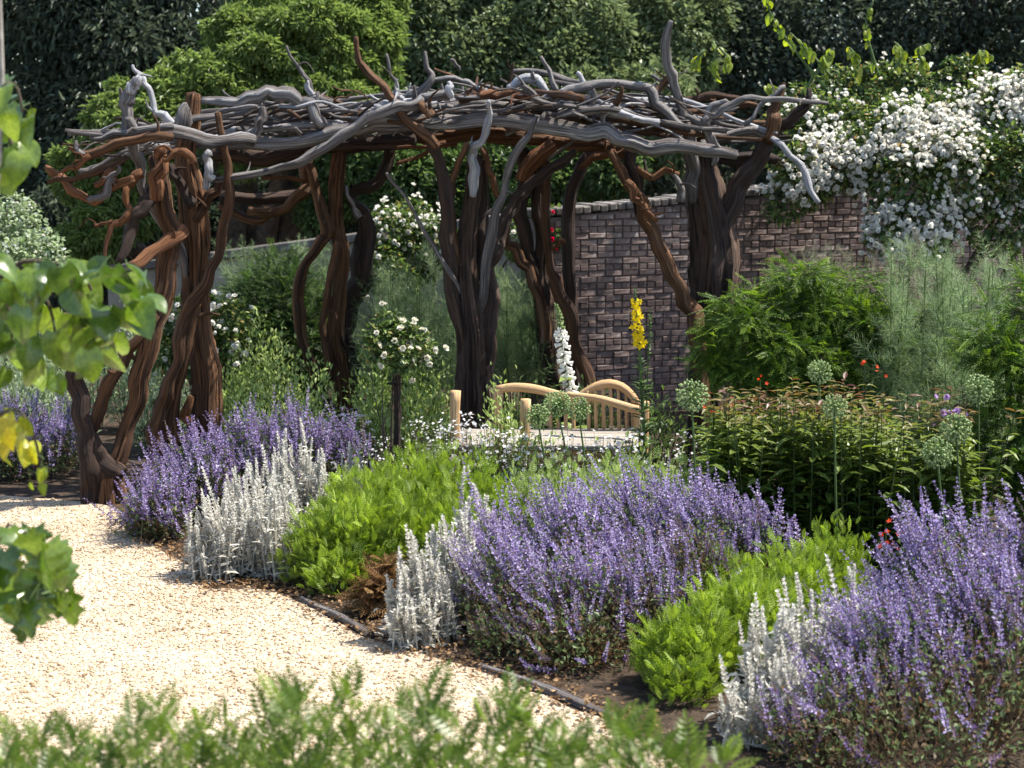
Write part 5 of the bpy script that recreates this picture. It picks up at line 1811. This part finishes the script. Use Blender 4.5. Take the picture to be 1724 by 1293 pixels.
perennial('leafy greenery under the standard rose', [mound(630, 0, 40, .66, 10.9), mound(690, 0, 40, .7, 11.0), mound(740, 0, 36, .66, 10.8), mound(660, 0, 60, .85, 12), mound(620, 0, 40, .85, 11.8), mound(720, 0, 50, .85, 11.8)], 4200, add=.15)
perennial('yellowish green climber leaves at the foot of the middle post', [mound(840, 0, 20, .92, 10.3), mound(862, 0, 22, .8, 10.35), mound(765, 0, 16, .72, 9.9), mound(860, 0, 28, .84, 9.5), mound(835, 0, 24, .88, 9.55), mound(848, 0, 24, .8, 9.45)], 2000, 'perennial', .04, add=.25)
perennial('green leafy growth right of the bench below the seed head', [mound(1130, 0, 40, .42, 9.4), mound(1180, 0, 40, .46, 9.2), mound(1220, 0, 40, .55, 9.6)], 1300)
perennial('loose green growth mixed with the tiny white flowers before the bench seat', [mound(885, 0, 45, .62, 9.2), mound(950, 0, 45, .58, 9.15), mound(1020, 0, 50, .60, 9.15), mound(1070, 0, 36, .66, 9.2), mound(820, 0, 40, .60, 9.2), mound(905, 0, 30, .72, 9.45), mound(870, 0, 30, .78, 9.45), mound(925, 0, 26, .70, 9.4)], 2200, 'perennial', .042)
perennial('dark leafy plants in shade behind the bench', [mound(900, 0, 40, .62, 11.6), mound(1000, 0, 50, .6, 11.7), mound(1110, 0, 50, .62, 11.0)], 1500, 'under')
perennial('greenery at the foot of the brick wall beyond the fennel', [mound(1300, 0, 80, .8, 11.8), mound(1420, 0, 80, .9, 11.8), mound(1560, 0, 90, 1.1, 11.6), mound(1700, 0, 90, 1.2, 11.4)], 3600, 'under', .06)


perennial('mixed green border plants beyond the right edge of the purple catmint', [mound(1850, 0, 110, .8, 8.4), mound(2000, 0, 120, .7, 8.2), mound(2150, 0, 130, .8, 8.8), mound(1950, 0, 130, 1.1, 10.4), mound(2150, 0, 140, 1.2, 10.6), mound(2350, 0, 140, 1.0, 10.5), mound(2300, 0, 140, .6, 8.0)], 5200, 'under', .06)


def cuts(name, label, pts, mat, sz, n, tpl, cat='flower', stalk=True):
    Q = np.array([P(*p) for p in pts])
    root = thing(name, (Q[:, 0].mean(), Q[:, 1].mean(), 0), label, cat)
    pos = np.repeat(Q, n, 0) + rng.normal(0, sz * .9, (len(Q) * n, 3))
    o = unit(np.array((0, -1, .5)) + rng.normal(0, .5, pos.shape))
    copies('blossom', meshes('blossom_' + name, [tpl], mat), frames(np.cross(o, dirs(len(o))), o), pos, rng.uniform(.8, 1.2, len(pos)) * sz, root)
    g = Geo()
    thin_stems(g, np.stack((Q[:, 0], Q[:, 1], np.zeros(len(Q))), 1), Q, .004, .3)
    part('stem', g, M['stem'], root, kind='stuff')


cuts('campion', 'small scarlet flowers low behind the right-hand catmint', [(1492, 890, 7.5), (1488, 915, 7.4), (1518, 917, 7.4)], 'scarlet', .028, 3, STAR)
cuts('allium_flower', 'pair of mauve flower heads left of the right-hand yew', [(1600, 680, 8.6), (1606, 692, 8.55)], 'pink_petal', .045, 5, ROSES[0])
cuts('bee_balm', 'small orange-red flowers above the bronze phlox leaves', [(1280, 640, 9.2), (1455, 612, 9.4), (1486, 628, 9.4), (1195, 690, 9.0), (1228, 680, 9.0)], 'scarlet', .026, 3, STAR)


# ------------------------------------------------------------------ trees behind the walls
def tree(label, lobes, n, tpls, mat, size, foot_px, d, r=.16, name='tree', group='trees beyond the garden walls', ck=(9, .34, .55), **k):
    foot = np.array(((foot_px - 862) / FPX * d, d, 0))
    return shrub(name, label, clumps(lobes, *ck), n, tpls, mat, size, 'tree', group, foot=foot, tr=r, **k)


DL = [leaf2(.5, .12, -.2), leaf2(.6, .15, -.1)]
SPR = [leaf2(.30, .1, -.35), leaf2(.35, .12, -.2)]
tree('bright yellow-green feathery leaved tree rising behind the left half of the pergola', [(440, 130, 95, 17.2), (520, 80, 110, 17.5), (360, 150, 75, 17.0), (310, 200, 65, 16.9), (420, 220, 90, 17.0), (540, 180, 90, 17.2), (600, 90, 90, 17.8), (250, 215, 60, 16.8), (225, 165, 50, 17.2), (190, 200, 50, 17), (130, 270, 50, 16.9), (330, 120, 60, 17.4), (280, 160, 50, 17), (200, 235, 60, 16.8), (150, 300, 60, 16.9), (160, 390, 65, 16.8), (260, 280, 70, 17.0), (230, 350, 60, 17), (480, 20, 90, 18), (590, 0, 100, 18.2), (570, 130, 90, 17.6), (620, 60, 70, 17.9), (400, 70, 70, 17.6), (120, 420, 45, 16.7)],
     80000, [leaf2(.34, .1, -.25), leaf2(.4, .14, -.15)], 'bright_tree', .085, 430, 18, droop=-.3, mess=.5, lo=.45, ck=(26, .20, .36), sq=.5)
tree('grey-green broadleaved tree in the middle behind the pergola roof', [(700, 70, 120, 20.5), (800, 130, 130, 20.5), (920, 70, 130, 20.5), (1030, 110, 130, 20.5), (1110, 60, 120, 21), (860, -20, 140, 21), (700, -40, 130, 21), (1020, -50, 130, 21.5), (960, 190, 110, 20), (760, 220, 100, 20), (1100, 200, 100, 20)],
     60000, DL, 'mid_tree', .095, 900, 21, ck=(20, .22, .42))
tree('green leafy tree low behind the middle of the pergola', [(620, 300, 90, 17.2), (690, 330, 80, 17), (720, 260, 80, 17.4), (560, 330, 70, 17.4), (640, 230, 80, 17.6), (840, 320, 90, 17.2), (780, 300, 80, 17.4), (900, 290, 80, 17.4), (1000, 290, 80, 17.5)],
     26000, DL, 'under', .08, 700, 17.5, r=.12)
tree('dark conifer in the top left corner', [(60, 100, 190, 24), (200, 60, 190, 24), (120, 260, 170, 23.5), (320, 40, 170, 24), (-60, 260, 170, 24), (40, 380, 120, 23), (240, 230, 150, 24), (330, 200, 140, 24.5), (200, -120, 200, 25), (0, -120, 200, 25)],
     60000, SPR, 'dark_tree', .15, 130, 24.5, r=.25, droop=-.35, name='conifer')
tree('dark conifer between the bright tree and the far wall', [(300, 330, 120, 20), (420, 350, 110, 20), (520, 340, 110, 20), (200, 400, 90, 20), (100, 420, 90, 20), (380, 400, 80, 19.5), (620, 380, 90, 20)],
     30000, SPR, 'dark_tree', .12, 380, 20.5, r=.18, droop=-.3, name='conifer')
tree('dark tree in the top right corner above the white rose', [(1250, 80, 150, 22), (1400, 40, 160, 22), (1560, 60, 160, 22), (1700, 40, 160, 22), (1850, 80, 170, 22), (1340, 200, 130, 21.5), (1500, 220, 130, 21.5), (1660, 220, 140, 21.5), (1200, -60, 150, 22.5), (1450, -100, 170, 23), (1680, -100, 170, 23)],
     60000, DL, 'dark_tree', .10, 1500, 22.5, r=.25)
tree('grey-green tree on the far right beyond the climbing rose', [(1950, 60, 140, 20), (2080, 20, 160, 20), (2240, 60, 160, 20), (2400, 120, 150, 20), (2000, 220, 120, 19.5), (2180, 240, 120, 19.5), (2350, 280, 120, 19.5)],
     16000, DL, 'mid_tree', .16, 2150, 21)
tree('tall dark tree farther back over the middle of the garden', [(480, -60, 200, 28), (700, -80, 220, 28), (950, -90, 220, 28), (1180, -60, 220, 28), (600, 100, 200, 28), (850, 120, 220, 28), (1080, 130, 220, 28), (1250, 100, 200, 28), (700, 300, 180, 27), (1000, 300, 180, 27), (450, 250, 180, 28)],
     60000, DL, 'dark_tree', .15, 820, 29, r=.3)

# the wood behind everything
g = Geo()
n = 90000
x = rng.uniform(-21, 23, n)
z = 11 * rng.random(n)
yv = 33 + 3.2 * np.sin(x * .9) * np.sin(z * .7 + x * .3) + rng.uniform(-1.2, 1.5, n)
g.inst(leaf2(.7, .1, -.2), frames(dirs(n, -.2), dirs(n) + np.array((0, -.6, .5))), np.stack((x, yv, z), 1), rng.uniform(.16, .34, n), .4)
link('woodland', g.mesh('woodland', M['dark_tree']), kind='stuff')

# climbing vine shoots above the white rose


def heart(n=9, wd=.95, droop=.3, lobes=0, fold=.13):
    """broad leaf, stalk end at the origin, tip along +y; pointed lobes if lobes > 0"""
    th = np.linspace(0, PI, n)
    rows = []
    ys = np.linspace(0, 1, n)
    for y in ys:
        if y == 0:
            wv = .30
        else:
            wv = .5 * math.sin(PI * min(1, (.20 + .80 * y))) ** .75 * 1.06 if y < 1 else 0
        if lobes:
            wv *= 1 - .42 * (0.5 - 0.5 * math.cos(2 * PI * (y * lobes + .15))) * (1 if .05 < y < .98 else 0)
        rows.append(wv * wd)
    V, q, t, TT = [], [], [], []
    for y, wv in zip(ys, rows):
        zc = -droop * y ** 1.8
        back = -.13 if y == 0 else -.06 * (1 - y)
        for k, f in enumerate((-1, -.5, 0, .5, 1)):
            TT.append(.72 if k == 2 else .5 + .10 * math.sin(2 * PI * (y * 5 + abs(f) * .9)))
            V.append((f * wv, y + abs(f) * back - (.10 * abs(f) if lobes else .0), zc + abs(f) * wv * fold * 2 - (f * f) * wv * .22 + .012 * math.sin(9 * y + 3 * f)))
    for i in range(n - 1):
        for k in range(4):
            q.append((i * 5 + k, i * 5 + k + 1, i * 5 + 5 + k + 1, i * 5 + 5 + k))
    return Geo().add(V, quads=q, tint=TT)


HEART = [heart(9, w_, dr, fold=fo) for w_, dr, fo in ((.90, .35, .22), (.95, .6, .30), (.80, .25, .35), (.9, .8, .18))]
LOBED = [heart(15, 1.1, dr, 3) for dr in (.2, .4)]


def vine(label, shoots, d, n_per, size):
    Q = np.array([P(*s[0], d) for s in shoots])
    root = thing('vine', (Q[:, 0].mean(), d, Q[:, 2].min()), label, 'climber', 'yellow-green vine shoots above the wall')
    for s in shoots:
        w_, rr = pl(s, d, [3, 2, 1.2])
        part('shoot', tube(w_, rr, 6, .05, .05, 0), M['stem'], root, True)
        f = np.sort(rng.random(n_per)) * (len(s) - 1)
        loc = np.stack([np.interp(f, range(len(s)), w_[:, k]) for k in range(3)], 1)
        a = rng.uniform(0, 6.28, n_per)
        y = np.stack((np.cos(a) * .7, np.sin(a) * .5 - .2, np.full(n_per, -.7)), 1)
        nn = np.stack((rng.normal(0, .4, n_per), np.full(n_per, -.6), np.full(n_per, .7)), 1)
        copies('leaf', meshes('vine_leaf', HEART, 'vine', True), frames(y, nn), loc, rng.uniform(.6, 1.2, n_per) * size, root)


vine('long yellow-green vine shoots climbing above the left of the white rose', [[(1390, 150), (1350, 100), (1320, 60), (1296, 20), (1290, -20)], [(1350, 160), (1385, 105), (1400, 85)], [(1330, 170), (1310, 150), (1290, 145)], [(1400, 130), (1360, 85), (1330, 55)]], 13.9, 17, .075)
vine('yellow-green vine tuft hanging beside the tall bleached antler limb', [[(1200, 70), (1205, 95), (1195, 110), (1212, 135)], [(1185, 85), (1172, 100), (1168, 115)], [(1210, 80), (1228, 100), (1226, 112)]], 13.9, 10, .065)
vine('upright yellowish vine shoots at the top above the middle of the white rose', [[(1480, 130), (1465, 80), (1458, 40), (1470, 0)], [(1500, 125), (1520, 90), (1505, 70)], [(1560, 120), (1545, 85), (1560, 75)], [(1640, 110), (1650, 85), (1670, 95)], [(1440, 130), (1445, 100), (1430, 80)]], 13.9, 13, .07)


# ------------------------------------------------------------------ sapling with large leaves at the left edge
def hanging(leaves, d, root, tpls, mat, key, spread=.25, face=.5, sc=.76, extra=.7, twigs=()):
    """each big leaf is an object; leaves: (px, py, size_px, swing)"""
    L = np.array([l[:4] for l in leaves], float)
    L2_ = L[rng.random(len(L)) < extra] + rng.normal(0, 1, (1, 4)) * 0
    L2_ = L2_ + np.column_stack((rng.normal(0, 20, len(L2_)), rng.normal(6, 16, len(L2_)), rng.normal(-6, 8, len(L2_)), rng.normal(0, .3, len(L2_))))
    L = np.vstack((L, L2_))
    n = len(L)
    dd = d + rng.uniform(-spread, spread, n)
    loc = np.array([P(l[0], l[1], k) for l, k in zip(L, dd)])
    y = np.stack((np.sin(L[:, 3]), rng.normal(-.15, .35, n), -np.cos(L[:, 3])), 1)
    nn = np.stack((rng.normal(0, .75, n), -1 + rng.normal(0, .4, n), rng.uniform(-.1, face + .6, n)), 1)
    flat = rng.random(n) < .35                      # leaves held out level, seen nearly edge on
    y[flat] = np.stack((rng.normal(0, .8, flat.sum()), rng.uniform(-.9, -.3, flat.sum()), rng.uniform(-.6, -.2, flat.sum())), 1)
    nn[flat] = np.stack((rng.normal(0, .4, flat.sum()), rng.normal(-.2, .3, flat.sum()), np.ones(flat.sum())), 1)
    if twigs:
        pts = np.concatenate([np.stack([np.interp(np.linspace(0, len(t) - 1, 24), range(len(t)), pl(t, d, 1)[0][:, k]) for k in range(3)], 1) for t in twigs])
        near = np.array([pts[np.argmin(np.linalg.norm((pts - q) * np.array((1, .5, 1)) + np.array((0, 0, -.03)), axis=1))] for q in loc])
        g = Geo()
        thin_stems(g, near, loc, .0016, .55, bow=rng.normal(0, .012, (n, 3)) + np.array((0, 0, .015)))
        part('leaf_stalk', g, M['stem'], root, kind='stuff')
    return copies('leaf', meshes(key, tpls, mat, True), frames(y, nn), loc, L[:, 2] * sc * dd / FPX, root)


def sapling():
    d = 4.7
    x = P(4, 200, d)[0]
    root = thing('sapling', (x, d, 0), 'young tree with big soft heart-shaped leaves at the left edge, pale slim trunk', 'tree')
    part('trunk', tube([(x - .16, d, 0), (x - .13, d, .8), (x - .09, d, 1.6), (x - .02, d, 2.25), (x + .002, d, 2.5), (x + .006, d, 3.2)], [.022, .018, .014, .011, .010, .008], 9, .08, .05, 0), M['pale_bark'], root, True)
    TW = ([(-4, 470), (40, 440), (100, 445), (160, 450), (215, 455)], [(30, 445), (70, 490), (90, 540), (95, 590)], [(110, 446), (150, 480), (170, 540)], [(175, 452), (215, 480), (235, 500)], [(-4, 480), (15, 520), (20, 570)])
    TW2 = ([(-4, 150), (15, 140), (30, 150), (38, 190)], [(-4, 190), (15, 230), (24, 255)])
    TW3 = ([(-4, 700), (20, 690), (40, 700), (62, 750), (70, 800)],)
    for pts in TW + TW2 + TW3:
        w_, rr = pl(pts, d, [4, 3, 2])
        part('branch', tube(w_, rr, 6, .03, .06, 0), M['bark'], root, True)
    main = [(20, 455, 80, .1), (60, 470, 85, -.2), (105, 450, 80, .2), (150, 465, 85, -.1), (190, 452, 88, .15), (225, 475, 80, .35), (245, 500, 62, .3), (90, 520, 95, -.1), (130, 530, 110, .05), (165, 520, 90, .2), (40, 520, 80, -.25),
            (205, 520, 85, .05), (120, 480, 90, -.3), (15, 510, 80, -.2), (70, 580, 70, -.1), (150, 590, 70, .1), (50, 570, 75, .05), (180, 590, 62, .1), (5, 560, 60, 0), (45, 600, 60, .1), (215, 450, 60, 1.0), (180, 446, 62, -1.2), (110, 446, 66, 1.1), (60, 456, 60, -1.0), (240, 520, 60, .1), (85, 620, 55, .0), (160, 560, 85, -.15), (195, 560, 70, -.2),
            (25, 480, 70, .6), (140, 500, 100, .15), (95, 560, 80, .12), (-10, 470, 80, 0), (-15, 540, 80, 0)]
    hanging(main, d, root, HEART, 'sapling', 'heart_leaf', twigs=TW)
    hanging([(15, 130, 62, .3), (30, 175, 72, .15), (10, 190, 70, -.2), (45, 200, 60, .4), (15, 250, 66, .1), (35, 260, 60, .4), (5, 280, 50, 0), (-8, 150, 60, -.2), (20, 160, 66, .0), (28, 215, 62, .2)], d, root, HEART, 'sapling', 'heart_leaf', twigs=TW2)
    hanging([(10, 705, 60, .3), (40, 730, 48, .5), (20, 740, 50, -.1), (48, 755, 40, .4), (5, 750, 50, 0), (30, 710, 45, .8), (68, 790, 34, .1), (74, 815, 24, -.2)], d, root, HEART, 'yellow_leaf', 'yellow_leaf', twigs=TW3)


sapling()


def low_vine():
    d = 4.3
    x = P(-20, 1000, d)[0]
    root = thing('grape_vine', (x, d, 0), 'dark green lobed leaves hanging in over the gravel at the lower left edge', 'climber')
    part('stem', tube([(x, d, 0), (x, d, .6), P(-6, 920, d), P(40, 895, d), P(85, 925, d)], [.008, .007, .006, .004, .003], 7, .04, .05, 0), M['bark'], root, True)
    hanging([(15, 890, 70, .2), (45, 900, 80, .3), (10, 930, 90, -.1), (70, 930, 110, .2), (95, 920, 72, .7), (45, 960, 110, .0), (85, 980, 95, .25), (20, 990, 100, -.2), (60, 1020, 85, -.1), (105, 1000, 60, .5), (40, 1040, 60, .1), (-10, 960, 100, 0), (110, 950, 60, .4), (0, 1000, 80, .1)], d, root, LOBED, 'sapling', 'lobed_leaf', .15, twigs=([(-6, 920), (40, 895), (85, 925)], [(40, 895), (60, 950), (70, 1000)], [(-6, 930), (15, 970), (20, 1020)]))


low_vine()


# ------------------------------------------------------------------ leafy plants at the photographer's feet
FR = [pinnate(6, lf=.40, droop=dr, lw=.36) for dr in (.1, .25, .4)]


def front_plant(label, tops, d):
    tops = [(t[0], t[1] + 14) for t in tops]
    x = P(np.mean([t[0] for t in tops]), 1200, d)[0]
    root = thing('ferny_herb', (x, d, 0), label, 'plant', 'ferny plants at the bottom edge')
    gs = Geo()
    Rl, Ll, Sl = [], [], []
    for (px, py) in tops:
        dd = d + rng.uniform(-.3, .3)
        t = P(px, py, dd)
        b = np.array((t[0] + rng.normal(0, .06), dd + rng.normal(0, .05), 0))
        thin_stems(gs, [b], [t], .0035, .5)
        k = 18
        f = np.concatenate((np.linspace(.66, 1, k - 1), [1.0]))
        loc = b + (t - b) * f[:, None]
        a = np.arange(k) * 2.4 + rng.uniform(0, 6)
        y = np.stack((np.cos(a) * .8, np.sin(a) * .5 - .12, np.linspace(.3, 1.2, k)), 1)
        nn = np.tile((0, -.5, .8), (k, 1)) + rng.normal(0, .35, (k, 3))
        Rl.append(frames(y, nn))
        Ll.append(loc)
        Sl.append(rng.uniform(.055, .095, k))
    part('stem', gs, M['stem'], root, kind='stuff')
    copies('leaf', meshes('ferny_leaf', FR, 'front'), np.concatenate(Rl), np.concatenate(Ll), np.concatenate(Sl), root)


front_plant('blurred ferny plant in the bottom left corner', [(20, 1235), (70, 1225), (120, 1240), (10, 1270), (150, 1260), (100, 1280), (60, 1290), (180, 1275), (200, 1240), (230, 1215), (250, 1250), (-30, 1250)], 3.6)
front_plant('blurred ferny plant on the bottom edge over the gravel', [(270, 1190), (300, 1230), (340, 1220), (380, 1215), (330, 1270), (410, 1240), (450, 1200), (470, 1170), (500, 1180), (440, 1270), (390, 1275), (520, 1230), (540, 1270)], 3.6)
front_plant('tallest blurred ferny plant at the middle of the bottom edge', [(480, 1165), (560, 1195), (590, 1170), (620, 1210), (650, 1220), (600, 1260), (690, 1190), (720, 1165), (740, 1220), (700, 1260), (780, 1230), (660, 1275), (760, 1270)], 3.6)
front_plant('blurred ferny plant below the timber edging', [(820, 1210), (860, 1170), (880, 1200), (910, 1220), (850, 1260), (940, 1245), (970, 1235), (930, 1280), (1040, 1215), (1060, 1235), (1000, 1270), (1090, 1240), (1120, 1265), (1160, 1260), (1220, 1270)], 3.65)
